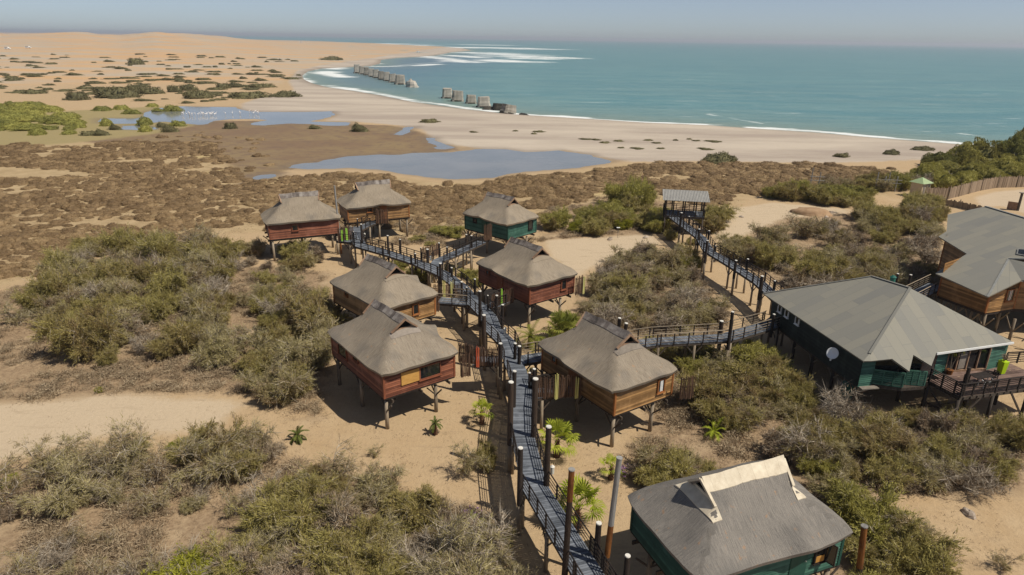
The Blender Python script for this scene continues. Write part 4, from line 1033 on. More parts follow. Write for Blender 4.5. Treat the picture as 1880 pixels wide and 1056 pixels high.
b_.build('joists', 'stilt_dark', ter)
for A, B in ((D1, D2), (D0, D1)):
    L = np.hypot(*(B - A)); r_ = MB(); d_ = (B - A) / L
    r_.beam((*A, FZ + 1.0), (*B, FZ + 1.0), .14, .05)
    for h_ in (.08, .24, .40, .56, .72, .86): r_.beam((*A, FZ + h_), (*B, FZ + h_), .035, .06)
    rl = r_.build('railing', 'black_wood', ter)
    for j in range(int(L / 1.05) + 1):
        c = A + d_ * min(L - .05, j * 1.05 + .05); p = MB(); p.box((*c, FZ + .45), (.1, .1, 1.12), math.atan2(d_[1], d_[0])); p.build('baluster', 'black_wood', rl)
for q, h_ in ((D1, .0), (D1 + dD * 3.1 - dd * 0, 0), (D1 + dD * 6.4, 0), (D1 + dd * 2.6, 0), (D1 + dd * 2.2 + dD * 3.5, 0), (D0, 0), (D1 + dd * 2.4 + dD * 6.8, 0)):
    s_ = MB(); s_.tube((*q, -.4), (*q, FZ - .3), .13, .12, 9, wob=.05); s_.build('stilt', 'stilt_dark', ter, smooth=True)
for a, b__ in (((D1, .3), (D1 + dD * 2, 2.5)), ((D1 + dD * 6.4, .4), (D1 + dD * 4.8, 2.5)), ((D0, 2.4), (D1, .3)), ((D0, .4), (D1, 2.4)), ((D0, 1.0), (D1, 1.1))):
    x_ = MB(); x_.beam((*a[0], a[1]), (*b__[0], b__[1]), .09, .13); x_.build('cross_brace', 'stilt_dark', ter)
p = MB(); c = un(1766, 700, FZ)[:2] + dd * .15; p.tube((*un(1766, 726, FZ)[:2], FZ), (*un(1766, 726, FZ)[:2], ztop(*un(1766, 726, FZ)[:2], 675)), .14, .13, 12); po = p.build('corner_post', 'black_wood', ter)
# right-hand terrace wing, a second railing that runs back
E0 = un(1845, 668, FZ)[:2]; E1 = E0 + dD * 6
r_ = MB(); r_.beam((*E0, FZ + 1.0), (*E1, FZ + .7), .12, .05)
for h_ in (.1, .3, .5, .7, .86): r_.beam((*E0, FZ + h_), (*E1, FZ + h_ - .2 * .9), .035, .06)
for j in range(6): c = E0 + (E1 - E0) * j / 5; r_.box((*c, FZ + .45), (.1, .1, 1.0), 0)
r_.build('railing', 'black_wood', ter)
# terrace furniture
def table(c, ang, L, Wd, h, m_, label):
    e = empty('terrace_table', (*c, FZ), label, 'table', ang); t = MB()
    for j in range(6): t.box((0, -Wd / 2 + Wd * (j + .5) / 6, h), (L, Wd / 6 - .012, .04))
    t.build('table_top', m_, e, world=False)
    for sx in (-1, 1):
        for sy in (-1, 1): l_ = MB(); l_.beam((sx * (L / 2 - .1), sy * (Wd / 2 - .1), 0), (sx * (L / 2 - .1), sy * (Wd / 2 - .1), h), .06, .06); l_.build('leg', m_, e, world=False)
def chair(c, ang, label, m_='black_wood'):
    e = empty('terrace_chair', (*c, FZ), label, 'chair', ang, 'dark chairs on the lodge terrace'); t = MB()
    for j in range(5): t.box((0, -.2 + j * .1, .44), (.46, .085, .03))
    t.build('seat', m_, e, world=False); t = MB()
    for j in range(4): t.box((-.24, 0, .55 + j * .12), (.03, .44, .08))
    t.build('backrest', m_, e, world=False)
    for sx in (-1, 1):
        for sy in (-1, 1): l_ = MB(); l_.beam((sx * .2, sy * .2, 0), (sx * .2 - (.04 if sx < 0 else 0), sy * .2, .44 if sx > 0 else .95), .04, .04); l_.build('leg', m_, e, world=False)
    a_ = MB()
    for sy in (-1, 1): a_.beam((-.22, sy * .25, .66), (.2, sy * .25, .64), .05, .03)
    a_.build('armrest', m_, e, world=False)
tc_ = un(1802, 690, FZ + .7)[:2]; ta = math.atan2(dr[1], dr[0])
table(tc_, ta, 1.6, .85, .74, 'black_wood', 'dark slatted table on the terrace of the big lodge')
chair(tc_ - dr * 1.2, ta, 'dark chair at the left end of the terrace table'); chair(tc_ + dr * 1.2, ta + math.pi, 'dark chair at the right end of the terrace table, nearest the lime planter')
chair(tc_ - dl * .85, ta + math.pi / 2, 'dark chair at the railing side of the terrace table')
chair(un(1826, 672, FZ)[:2], ta - 1.2, 'dark chair behind the table against the green wall')
e = empty('white_lounger', (*un(1810, 704, FZ + .25)[:2], FZ), 'white tubular frame standing by the front railing of the terrace', 'lounger', ta)
t = MB(); t.path([(-.5, -.25, .5), (.5, -.25, .5), (.42, .25, .72), (-.42, .25, .72), (-.5, -.25, .5)], .03, .03, 6); t.build('frame', 'white', e, world=False)
for sx in (-1, 1): t = MB(); t.tube((sx * .5, -.25, 0), (sx * .5, -.25, .5), .03); t.tube((sx * .42, .25, 0), (sx * .42, .25, .72), .03); t.build('leg', 'white', e, world=False)
# lime planter with a spiky plant
c = un(1836.5, 687, FZ)[:2]
e = empty('lime_planter', (*c, FZ), 'tall lime green planter with a dry spiky plant at the right of the terrace table', 'planter', ta)
s_ = MB(); w0, w1, hh = .2, .27, 1.15
s_.add([(x * w, y * w, z) for w, z in ((w0, 0.1), (w1, hh)) for x, y in ((-1, -1), (1, -1), (1, 1), (-1, 1))], [(3, 2, 1, 0), (4, 5, 6, 7), (0, 1, 5, 4), (1, 2, 6, 5), (2, 3, 7, 6), (3, 0, 4, 7)]); s_.build('pot', 'lime', e, world=False, bevel=.015)
s_ = MB(); s_.box((0, 0, .05), (.36, .36, .1)); s_.build('pot_base', 'cement', e, world=False)
s_ = MB()
for k in range(46):
    t = random.uniform(0, 6.28); r_ = random.uniform(.25, .5); hgt = random.uniform(.3, .75)
    s_.path([(0, 0, hh), (r_ * .5 * math.cos(t), r_ * .5 * math.sin(t), hh + hgt * .8), (r_ * math.cos(t), r_ * math.sin(t), hh + hgt * random.uniform(.5, 1))], .018, .004, 4)
s_.build('plant', 'reed_pale', e, world=False)
# two-stemmed potted dracaena under the eave
c = un(1736, 683, FZ)[:2] - dl * .35
e = empty('potted_dracaena', (*c, FZ), 'two-stemmed potted plant with tufted leaves beside the glass doors of the big lodge', 'potted plant')
s_ = MB(); s_.tube((0, 0, 0), (0, 0, .38), .2, .26, 14); s_.build('pot', 'rust', e, world=False)
for k, (dx, dy, hz) in enumerate(((-.12, 0, 1.75), (.55, .1, 1.95))):
    s_ = MB(); s_.path([(0, 0, .3), (dx * .4, dy, hz * .5), (dx, dy, hz)], .03, .022, 6); st = s_.build('stem', 'stilt', e, world=False)
    s_ = MB()
    for j in range(36):
        t = random.uniform(0, 6.28); r_ = random.uniform(.15, .36); s_.path([(dx, dy, hz), (dx + r_ * .6 * math.cos(t), dy + r_ * .6 * math.sin(t), hz + .16), (dx + r_ * math.cos(t), dy + r_ * math.sin(t), hz - random.uniform(0, .3))], .02, .004, 3)
    s_.build('leaf_tuft', 'leaf_bright', st, world=False)
# satellite dish
c = un(1529, 649, 4.15); e = empty('satellite_dish', (c[0], c[1], c[2]), 'white satellite dish on the dark side wall of the big lodge', 'satellite dish')
s_ = MB(); V_ = [(0, 0, 0)]; Fs = []; rr = .46
for i in range(1, 6):
    for k in range(24):
        t = 2 * math.pi * k / 24; r_ = rr * i / 5; V_.append((r_ * math.cos(t), r_ * math.sin(t), .22 * (i / 5) ** 2 * rr * 1.2))
for k in range(24): Fs.append((0, 1 + k, 1 + (k + 1) % 24))
for i in range(4):
    for k in range(24): a = 1 + i * 24; Fs.append((a + k, a + 24 + k, a + 24 + (k + 1) % 24, a + (k + 1) % 24))
s_.add(V_, Fs); ds = s_.build('dish', 'white', e, smooth=True, world=False)
so2 = ds.modifiers.new('solid', 'SOLIDIFY'); so2.thickness = .02
ds.rotation_euler = (rad(62), 0, rad(-48))
s_ = MB(); s_.tube((0, .0, 0), (.35, .30, -.15), .03); s_.tube((0, 0, -.02), (-.02, -.08, -.45), .02); s_.tube((-.02, -.08, -.45), (-.30, -.40, -.38), .018); s_.box((-.30, -.40, -.36), (.1, .1, .14)); s_.build('mount', 'white', e, world=False)
# teal tank below the lodge
c = un(1551, 738, 0.0); s_ = MB(); s_.tube((c[0], c[1], -.1), (c[0], c[1], 1.75), .42, .42, 18); s_.tube((c[0], c[1], 1.75), (c[0], c[1], 1.9), .42, .15, 18); tag(s_.build('water_tank', 'teal', smooth=False), 'teal upright water tank in the shade under the big lodge', 'water tank')

# ------------------------------------------------------------------ honey-coloured lodge behind
A = un(1717, 501.6, 5.); B = un(1813.5, 545, 5.); C = un(1852, 475, 7.0)
PX2 = [rplane(x, y, A, B, C) for x, y in ((1775, 466), (1723, 434), (1738, 424.5), (1740, 394), (1809.5, 379))]
dir_e = (B - A); dir_e /= np.linalg.norm(dir_e); n_ = np.cross(B - A, C - A); n_ /= np.linalg.norm(n_); n_ *= np.sign(n_[2]); up = np.cross(n_, dir_e); up *= np.sign(up[2])
RD = PX2[4] + dir_e * 11
l2 = empty('stilt_lodge', (B[0], B[1], 0), 'honey brown stilt lodge at the right edge under a grey roof with a skylight', 'lodge')
xr_ = up * 1.0
RGT = C + dir_e * 0.0
v1 = rplane(1900, 476, A, B, C)
VG = un(1875, 515, 6.0)
rf = slab_roof(l2, [([A, B, C, v1 + up * .1, RD, PX2[4], PX2[3], PX2[2], PX2[1], PX2[0]], up), ([B, VG, C], up), ([VG, VG + np.array([7, 1.0, -.2]), v1 + dir_e * 4, C], up)])
# far slope of the roof
bp = PX2[4]; hor = np.cross([0, 0, 1], dir_e); 
slope2 = np.array([up[0], up[1], 0]); slope2 /= np.linalg.norm(slope2)
slab = [PX2[4] + [0, 0, 0], RD, RD + slope2 * 7 - [0, 0, 3.6], PX2[4] + slope2 * 7 - [0, 0, 3.6]]
slab_roof(l2, [(slab, slope2)], name='roof')
h = MB(); h.beam(C, B, .2, .06); h.beam(PX2[4] + [0, 0, .03], RD + [0, 0, .03], .3, .06); h.beam(C + [0, 0, .03], v1 + [0, 0, .03], .22, .08); h.build('ridge_capping', 'grey_metal', rf)
k_ = [rplane(x, y, A, B, C) + n_ * .1 for x, y in ((1868, 458), (1895, 460), (1895, 473), (1866, 468))]
s_ = MB(); s_.poly(k_, .16, -n_); sk = s_.build('skylight', 'grey_metal', rf)
cc_ = sum(k_) / 4; s_ = MB(); s_.poly([cc_ + (q - cc_) * .8 + n_ * .012 for q in k_], .05, -n_); s_.build('pane', 'glass', sk)
d2 = dir_e[:2] / np.hypot(*dir_e[:2]); i2 = slope2[:2]
def under(P_, inset=.45, ze=None): return P_[:2] + i2 * inset
wa = [A[:2] + i2 * .5 + d2 * .45, B[:2] + i2 * .5 - d2 * .5]
wa[1] = un(1809, 573, FZ)[:2]; wall_line(l2, [wa[0], wa[1]], FZ - .1, 5.0, 'wall_orange')
wb = wa[1] + i2 * 2.6
e0 = un(1860, 565, FZ)[:2]; wa[1] = un(1809, 573, FZ)[:2]; wall_line(l2, [wa[1], e0], FZ - .1, 4.85, 'wall_orange')
w = MB(); w.add([(*wa[1], 4.85), (*e0, 4.85), (*e0, 5.75)], [(0, 1, 2), (2, 1, 0)]); w.build('gable_panel', 'wall_orange', l2)
e1 = e0 + np.array([6., -.6]); wall_line(l2, [e0, e1], FZ - .1, 5.6, 'wall_orange')
wc_ = PX2[0][:2] - d2 * .35 + i2 * .5
wall_line(l2, [wc_, wa[0]], FZ - .1, PX2[0][2] - .25, 'wall_orange')
wd_ = PX2[1][:2] + d2 * .6 + i2 * .5; wall_line(l2, [wd_, wc_], FZ - .1, PX2[1][2] - .15, 'wall_orange')
we = PX2[3][:2] + d2 * .5 + i2 * .3; wall_line(l2, [we, wd_], FZ - .1, PX2[2][2] - .1, 'wall_orange')
wall_line(l2, [e1, e1 + i2 * 13, we], FZ - .1, 5.6, 'wall_orange')
t = MB()
for c, zt in ((wa[0], 5.0), (wa[1], 4.95), (wc_, 6.0), (wd_, 6.4), (e0, 5.75)): t.box((*c, (FZ - .1 + zt) / 2), (.15, .15, zt - FZ + .1), math.atan2(d2[1], d2[0]))
t.build('corner_trim', 'trim_orange', l2)
dw = e0 - wa[1]; Lw = np.hypot(*dw); dw = dw / Lw; cw = wa[1] + dw * Lw * .72
window(l2, (*cw, FZ + 1.45), (dw[1], -dw[0]), 1.0, 1.15, 'trim_orange', world=True, curtain=True, mull=1)
fl = MB(); fl.poly([(*wa[1], FZ - .1), (*e0, FZ - .1), (*e1, FZ - .1), (*(e1 + i2 * 12), FZ - .1), (*we, FZ - .1), (*wd_, FZ - .1), (*wc_, FZ - .1), (*wa[0], FZ - .1)], .28); fl.build('floor', 'black_wood', l2)
for u, v in ((.05, .3), (.35, .4), (.68, .4), (.97, .3), (.3, 3.5), (.7, 3.5), (1.25, 1.9), (1.7, 2.4), (.1, 5), (1.2, 5)):
    c = wa[0] + (wa[1] - wa[0]) * u + i2 * v; s_ = MB(); s_.tube((*c, -.4), (*c, FZ - .3), .15, .13, 9, wob=.05); so_ = s_.build('stilt', 'stilt', l2, smooth=True)
    b_ = MB(); b_.beam((*c, FZ - 1.7), (*(c + d2 * 1.0), FZ - .35), .06, .1); b_.beam((*c, FZ - 1.7), (*(c - d2 * 1.0), FZ - .35), .06, .1); b_.build('brace', 'stilt', so_)
FOOT.append((*((wa[0] + wa[1]) / 2 + i2 * 8), 6, 9.5, math.atan2(d2[1], d2[0])))
boardwalk('boardwalk', [(1655, 556), (1720, 523)], 'short railed bridge between the two lodges', width=1.6, posts=[(1667, 530, 505, .14), (1643, 528, 503, .13)], top_m='stilt')

# ------------------------------------------------------------------ lookout shelter
a = un(1219, 395, 2.9)[:2]; b_ = un(1293, 399, 2.9)[:2]; d_ = (b_ - a) / np.hypot(*(b_ - a)); nb_ = np.array([-d_[1], d_[0]]); Ls = np.hypot(*(b_ - a)); Ds = 3.6
sh_ = empty('lookout_shelter', (*((a + b_) / 2), 0), 'dark timber lookout shelter with a corrugated tin roof at the end of the climbing boardwalk', 'shelter')
k = MB()
for j in range(int(Ds / .15)): c0 = a + nb_ * j * .15; c1 = b_ + nb_ * j * .15; k.beam((*(c0 + nb_ * .07), 2.9), (*(c1 + nb_ * .07), 2.9), .135, .05)
k.build('deck', 'deck', sh_)
k = MB(); k.beam((*a, 2.72), (*b_, 2.72), .1, .3); k.beam((*(a + nb_ * Ds), 2.72), (*(b_ + nb_ * Ds), 2.72), .1, .3); k.beam((*a, 2.72), (*(a + nb_ * Ds), 2.72), .1, .3); k.beam((*b_, 2.72), (*(b_ + nb_ * Ds), 2.72), .1, .3); k.build('bearer', 'black_wood', sh_)
for u in (.03, .22, .5, .78, .97):
    for v in (.1, Ds - .1):
        c = a + d_ * Ls * u + nb_ * v
        if v < 1 and u in (.22,): pass
        k = MB(); k.box((*c, 2.9 + 1.15), (.15, .15, 2.35 + (.4 if v > 1 else 0)), 0); k.build('post', 'black_wood', sh_)
        if u in (.03, .5, .97): k = MB(); k.tube((*c, -.4), (*c, 2.7), .14, .12, 8); k.build('stilt', 'stilt_dark', sh_, smooth=True)
for A, B, t0 in ((a + d_ * 1.9, b_, 0), (a, a + d_ * .4, 0), (a, a + nb_ * Ds, 0), (b_, b_ + nb_ * Ds, 0), (a + nb_ * Ds, b_ + nb_ * Ds, 0)):
    k = MB()
    for h_ in (.2, .45, .7, .98): k.beam((*A, 2.9 + h_), (*B, 2.9 + h_), .05, .05 if h_ < .9 else .08)
    for j in range(4): c = A + (B - A) * j / 3; k.box((*c, 3.4), (.07, .07, 1.0))
    k.build('railing', 'black_wood', sh_)
V_ = []; Fs = []; nx_ = 120; fx = a - d_ * .35 - nb_ * .35; Lr = Ls + .9
for i in range(nx_ + 1):
    for j in range(2):
        c = fx + d_ * Lr * i / nx_ + nb_ * (Ds + .6) * j; V_.append((*c, 5.22 + .75 * j + .035 * math.sin(i * math.pi / 2 * 1.0)))
for i in range(nx_): Fs.append((2 * i, 2 * i + 2, 2 * i + 3, 2 * i + 1))
k = MB(); k.add(V_, Fs); r_ = k.build('roof', 'tin', sh_); q = r_.modifiers.new('solid', 'SOLIDIFY'); q.thickness = .03
# ------------------------------------------------------------------ guard booth, reed fences, gate wall
c = un(1686, 361, 0); gb_ = empty('guard_booth', (c[0], c[1], 0), 'small beige booth with a pale green pyramid roof at the reed fence', 'booth', rad(25))
w = MB(); w.box((0, 0, 1.35), (2.3, 2.3, 2.7)); w.build('wall', 'beige_wall', gb_, world=False)
w = MB(); w.box((0, 0, .12), (2.6, 2.6, .24)); w.build('plinth', 'cement', gb_, world=False)
w = MB(); w.add([(-1.5, -1.5, 2.72), (1.5, -1.5, 2.72), (1.5, 1.5, 2.72), (-1.5, 1.5, 2.72), (0, 0, 3.7)], [(0, 1, 4), (1, 2, 4), (2, 3, 4), (3, 0, 4), (3, 2, 1, 0)]); w.build('roof', 'green_roof', gb_, world=False)
for nn, cc in (((1, 0), (1.12, 0, 1.8)), ((0, -1), (.45, -1.12, 1.8))): window(gb_, cc, nn, .8, 1.1, 'beige_wall')
w = MB(); w.box((-.55, -1.18, 1.15), (.5, .05, 1.9)); w.build('door', 'cement', gb_, world=False)
def fence(pts, h, label, m_='reed_pale', dens=7):
    P = [un(x, y, 0)[:2] for x, y in pts]; e = empty('reed_fence', (*P[0], 0), label, 'fence'); s_ = MB()
    for A, B in zip(P[:-1], P[1:]):
        L = np.hypot(*(B - A)); k = max(2, int(L * dens)); 
        for j in range(k):
            c = A + (B - A) * (j + .5) / k; hh = h + random.uniform(-.18, .14); s_.box((*c, hh / 2), (L / k * 1.02, random.uniform(.03, .08), hh), math.atan2(*(B - A)[::-1]), random.random())
    s_.build('reeds', m_, e)
    for A, B in zip(P[:-1], P[1:]):
        L = np.hypot(*(B - A)); k = max(1, round(L / 4.5))
        for j in range(k): c = A + (B - A) * j / k; c = c + np.array([0, -.1]); p = MB(); p.tube((*c, 0), (*c, h + .35), .09, .08, 7); p.build('post', 'stilt', e)
fence([(1698, 366), (1740, 366), (1778, 356), (1800, 350), (1830, 345), (1900, 343), (2050, 345)], 2.2, 'long curved reed fence along the gravel road at the upper right')
fence([(1700, 372), (1760, 382), (1800, 392)], 1.2, 'low weathered picket fence between the booth and the grey roof', 'stilt', 4)
q0 = un(1848, 384, 0)[:2]; q1 = un(1868, 387, 0)[:2]; w = MB(); w.beam((*q0, .7), (*q1, .7), .25, 1.4); gw = w.build('gate_wall', 'gable_wood'); tag(gw, 'low ochre wall beside the gatepost on the gravel road', 'wall')
w = MB(); w.tube((*q1, 0), (*q1, 3.1), .22, .2, 10); gp = w.build('gate_post', 'stilt_dark'); tag(gp, 'thick dark gatepost standing at the end of the low ochre wall', 'gatepost')
w = MB(); w.tube((*q1, 3.1), (*q1, 3.2), .45, .45, 12); w.build('cap', 'cement', gp)
# ruined timber frames in the shrubs
def frame(x, y, h, label, seed):
    c = un(x, y, 0); e = empty('timber_frame', (c[0], c[1], 0), label, 'wooden frame'); 
    for dx in (0, 1.6): s_ = MB(); s_.tube((c[0] + dx, c[1], -.2), (c[0] + dx + .1, c[1], h - dx * .5), .12, .1, 8); s_.build('post', 'pole_grey', e)
    for z in (h * .45, h * .62): s_ = MB(); s_.beam((c[0] - .3, c[1] - .1, z), (c[0] + 2.6, c[1] - .1, z - .1), .08, .1); s_.build('rail', 'pole_grey', e)
frame(1486, 348, 4.2, 'weathered post with two rails rising from the shrubs left of the booth', 1); frame(1606, 350, 3.6, 'weathered two-post frame on the path nearer the booth', 2)
frame(1627, 352, 3.8, 'weathered post frame with stacked black planks, nearest the booth', 3)
# soil heap and stones
def rock(x, y, s_, label, m_='rock', z=0.0, grp='loose stones on the sand', name='stone', cat='stone'):
    c = un(x, y, z); V_ = []; Fs = []; nu, nv = 9, 6; sd_ = random.random() * 50
    for i in range(nv + 1):
        for k in range(nu):
            t = 2 * math.pi * k / nu; ph = math.pi / 2 * (i / nv) ; r_ = .78 + .42 * float(vn(np.array([k % nu * .9 + sd_]), np.array([i * .8 + sd_]))[0])
            V_.append((s_[0] * r_ * math.cos(ph) * math.cos(t), s_[1] * r_ * math.cos(ph) * math.sin(t), s_[2] * r_ * math.sin(ph) - (.1 * s_[2] if i == 0 else 0)))
    for i in range(nv):
        for k in range(nu): Fs.append((i * nu + k, i * nu + (k + 1) % nu, (i + 1) * nu + (k + 1) % nu, (i + 1) * nu + k))
    w = MB(); w.add(V_, Fs); o = w.build(name, m_, world=False, smooth=name in ('soil_heap',)); o.location = (c[0], c[1], z); o.rotation_euler = (0, 0, random.random() * 3); tag(o, label, cat, grp); return o
o = rock(1490, 392, (3.4, 2.6, .95), 'heap of brown soil on the pale sand left of the loose stones', 'soil_heap', grp=None, name='soil_heap', cat='soil heap')
for x, y, s_, lab in ((1514, 393, .8, 'largest reddish stone right of the soil heap'), (1527, 391, .55, 'middle stone right of the soil heap'), (1517, 399, .4, 'small stone in front of the largest reddish stone'),
                      (1584, 391, .9, 'pale stone near the shrubs right of the soil heap'), (1566, 393, .45, 'small flat stone left of the pale stone'), (1120, 440, .5, 'reddish stone at the edge of the bright sand clearing'),
                      (1186, 437, .55, 'dark stone on the bright sand clearing below the lookout shelter'), (1361, 399, .45, 'small dark stone alone on the sand right of the lookout shelter'), (1779, 945, .5, 'pale stone at the edge of the sand in the lower right')):
    rock(x, y, (s_, s_ * .7, s_ * .6), lab)
p = un(1134, 437, 0); e = empty('small_sign', (p[0], p[1], 0), 'small white plate on a thin post at the edge of the bright sand clearing', 'sign')
s_ = MB(); s_.tube((0, 0, -.1), (0, 0, 1.5), .03); s_.build('post', 'pole_grey', e, world=False); s_ = MB(); s_.box((0, 0, 1.55), (.5, .3, .06)); s_.build('plate', 'white', e, world=False)

# ------------------------------------------------------------------ old jetty pillars
def pillar(xc, yt, yb, wpx, label, tilt=0.0, dark=False):
    c = un(xc, yb, SEA_Z); dist = (c - CAM) @ FW; w_ = wpx * 1.1 * dist / F; h = (yb - yt) * dist / F * 1.02
    e = empty('jetty_pillar', (c[0], c[1], SEA_Z), label, 'pillar', rad(9) + tilt * 2, 'old concrete jetty pillars'); nseg = 5; V_ = []; Fs = []; dp = w_ * .8; prof = [1.0, .94, .9, .86, .84, .83]
    for i in range(nseg + 1):
        z = h * i / nseg; k = prof[i]
        for j in range(8):
            cx_, cy_ = ((1, .72), (.72, 1), (-.72, 1), (-1, .72), (-1, -.72), (-.72, -1), (.72, -1), (1, -.72))[j]; kk = 1.0
            n0 = 1 + random.uniform(-.05, .05)
            V_.append((cx_ * kk * w_ / 2 * k * n0, cy_ * kk * dp / 2 * k * n0, z + (random.uniform(-.06, .06) * h if i == nseg else 0)))
    for i in range(nseg):
        for j in range(8): Fs.append((i * 8 + j, i * 8 + (j + 1) % 8, (i + 1) * 8 + (j + 1) % 8, (i + 1) * 8 + j))
    Fs.append(tuple(range(nseg * 8, nseg * 8 + 8))); s_ = MB(); s_.add(V_, Fs); o = s_.build('shaft', 'algae' if dark else 'concrete', e, world=False); o.rotation_euler = (0, tilt, 0)
    s_ = MB(); s_.tube((0, 0, -1.2), (0, 0, h * .14), w_ * .60, w_ * .55, 12, wob=.06); o = s_.build('footing', 'algae', e, world=False); o.scale = (1, .85, 1); o.rotation_euler = (0, tilt, 0)
for i, (x, yt, yb, w_) in enumerate(((656, 119, 134.5, 11), (664.5, 123, 136.5, 9.5), (673, 125, 138.5, 9.5), (682, 127, 141, 10), (690.5, 129, 143.5, 11), (700, 132, 146.5, 11), (710.5, 134, 149, 12), (721, 136.5, 151.5, 13), (735, 139, 155, 18))):
    pillar(x, yt, yb, w_, ['pale jetty pillar farthest out and at the left end of the long row', 'second jetty pillar from the left end of the long row', 'third jetty pillar from the left end of the long row', 'fourth jetty pillar from the left end of the long row', 'middle pillar of the long row of nine jetty pillars',
                           'fourth jetty pillar from the near right end of the long row', 'third jetty pillar from the near right end of the long row', 'second jetty pillar from the near right end of the long row', 'largest pale pillar at the near right end of the long row'][i])
for x, yt, yb, w_, l_, t_, dk_ in ((821.5, 163.5, 180.5, 18, 'leftmost pillar of the near group standing in the shallows', 0, 0), (840, 168, 186, 20, 'streaked dark-stained pillar, second of the near group', .03, 0), (865, 175, 190, 18, 'pillar standing apart in the middle of the near group', 0, 0),
                                   (888.5, 178.5, 197, 23, 'broad pillar with a pale top, fourth of the near group', -.03, 0), (915, 191, 202, 21, 'black algae-covered low stump between the broad pillar and the toppled block', .12, 1)):
    pillar(x, yt, yb, w_, l_, t_, bool(dk_))
pillar(932.5, 193, 208.5, 25, 'toppled pale concrete block at the water line, last of the near group', .22)
rock(756.5, 160, (5.2, 3.5, 4.0), 'low concrete stump in the water between the two rows of pillars', 'concrete', SEA_Z, None, 'broken_stump', 'stump')
rock(900, 201, (3.4, 2.4, 1.2), 'black slab at the foot of the algae-covered stump', 'algae', SEA_Z, None, 'rock_slab', 'rock')
rock(962, 211, (5, 1.6, .5), 'dark flat rock on the wet sand right of the toppled block', 'algae', SEA_Z + .1, None, 'rock_slab', 'rock')
# vehicles far away
def car(x, y, label, s_=1.0, rz=0.2, long=4.6):
    c = un(x, y, 0); c[2] = gz(c[0], c[1])
    if c[2] > 1:                                    # on the rise of the dunes: slide down the line of sight to the ground
        d = ray(x, y)
        for t in np.linspace(200, 6000, 2000):
            p = CAM + d * t
            if gz(p[0], p[1]) > p[2]: c = p; break
    e = empty('parked_car', tuple(c), label, 'car', rz, None); b_ = MB(); L = long
    prof = [(-L / 2, .35), (L / 2, .35), (L / 2, .95), (L * .28, 1.1), (L * .12, 1.85), (-L * .42, 1.85), (-L / 2, 1.2)]
    V_ = [(px, -.9, pz) for px, pz in prof] + [(px, .9, pz) for px, pz in prof]; k = len(prof)
    b_.add(V_, [tuple(range(k)), tuple(range(2 * k - 1, k - 1, -1))] + [(i, (i + 1) % k, (i + 1) % k + k, i + k) for i in range(k)]); b_.build('body', 'white', e, world=False)
    g_ = MB(); g_.box((-L * .14, 0, 1.5), (L * .5, 1.83, .42)); g_.build('window_band', 'glass', e, world=False)
    for sx in (-1, 1):
        for sy in (-1, 1): t = MB(); t.tube((sx * L * .3, sy * .72, .36), (sx * L * .3, sy * .94, .36), .36, .36, 12); t.build('wheel', 'tyre', e, world=False)
    e.scale = (s_,) * 3
car(768, 95.5, 'white car parked on the sand spit near the surf', 1.5, .3); car(14, 90.5, 'white car on the desert road at the far left edge', 1.6, .05); car(52, 88.5, 'grey-white car following on the desert road, second from the left edge', 1.5, .05, 5.2); car(553, 78.6, 'tiny white vehicle on the far beach before the surf line', 2.2, .2)
# birds on the upper lagoon
def bird(x, y, i):
    c = un(x, y, LAG_Z); e = MB(); V_ = []; Fs = []; nu, nv = 8, 6; L, r_ = .62, .24
    for k in range(nv + 1):
        s_ = k / nv; xx = -L / 2 + L * s_; rr = r_ * math.sin(math.pi * min(.97, max(.06, s_))) ** .8
        for j in range(nu): t = 2 * math.pi * j / nu; V_.append((xx, rr * .8 * math.cos(t), 1.0 + rr * math.sin(t) + .1 * s_))
    for k in range(nv):
        for j in range(nu): Fs.append((k * nu + j, k * nu + (j + 1) % nu, (k + 1) * nu + (j + 1) % nu, (k + 1) * nu + j))
    e.add(V_, Fs); e.path([(.25, 0, 1.12), (.42, 0, 1.4), (.38, 0, 1.62), (.5, 0, 1.66), (.58, 0, 1.56)], .07, .04, 6)
    e.tube((.0, .06, 0), (.02, .06, .9), .03, .035, 5); e.tube((-.05, -.06, 0), (-.02, -.06, .9), .03, .035, 5)
    o = e.build('flamingo', 'bird', world=False, smooth=True); o.location = tuple(c); o.scale = (1.0, 1.0, .8); o.rotation_euler = (0, 0, random.random() * 6.28)
    tag(o, 'white wading bird standing in the upper lagoon', 'bird', 'white wading birds in the upper lagoon')
rb = random.Random(3)
for i in range(26): bird(333 + rb.random() * 66, 212.6 - .02 * i * rb.random() + rb.uniform(-1.3, 1.4) , i)
for x, y in ((427, 211), (440, 210), (442, 211.5), (458, 208.5), (463, 209.5), (467, 208.8), (470, 208), (473, 210), (466, 211), (414, 212), (475, 211)): bird(x, y, 0)

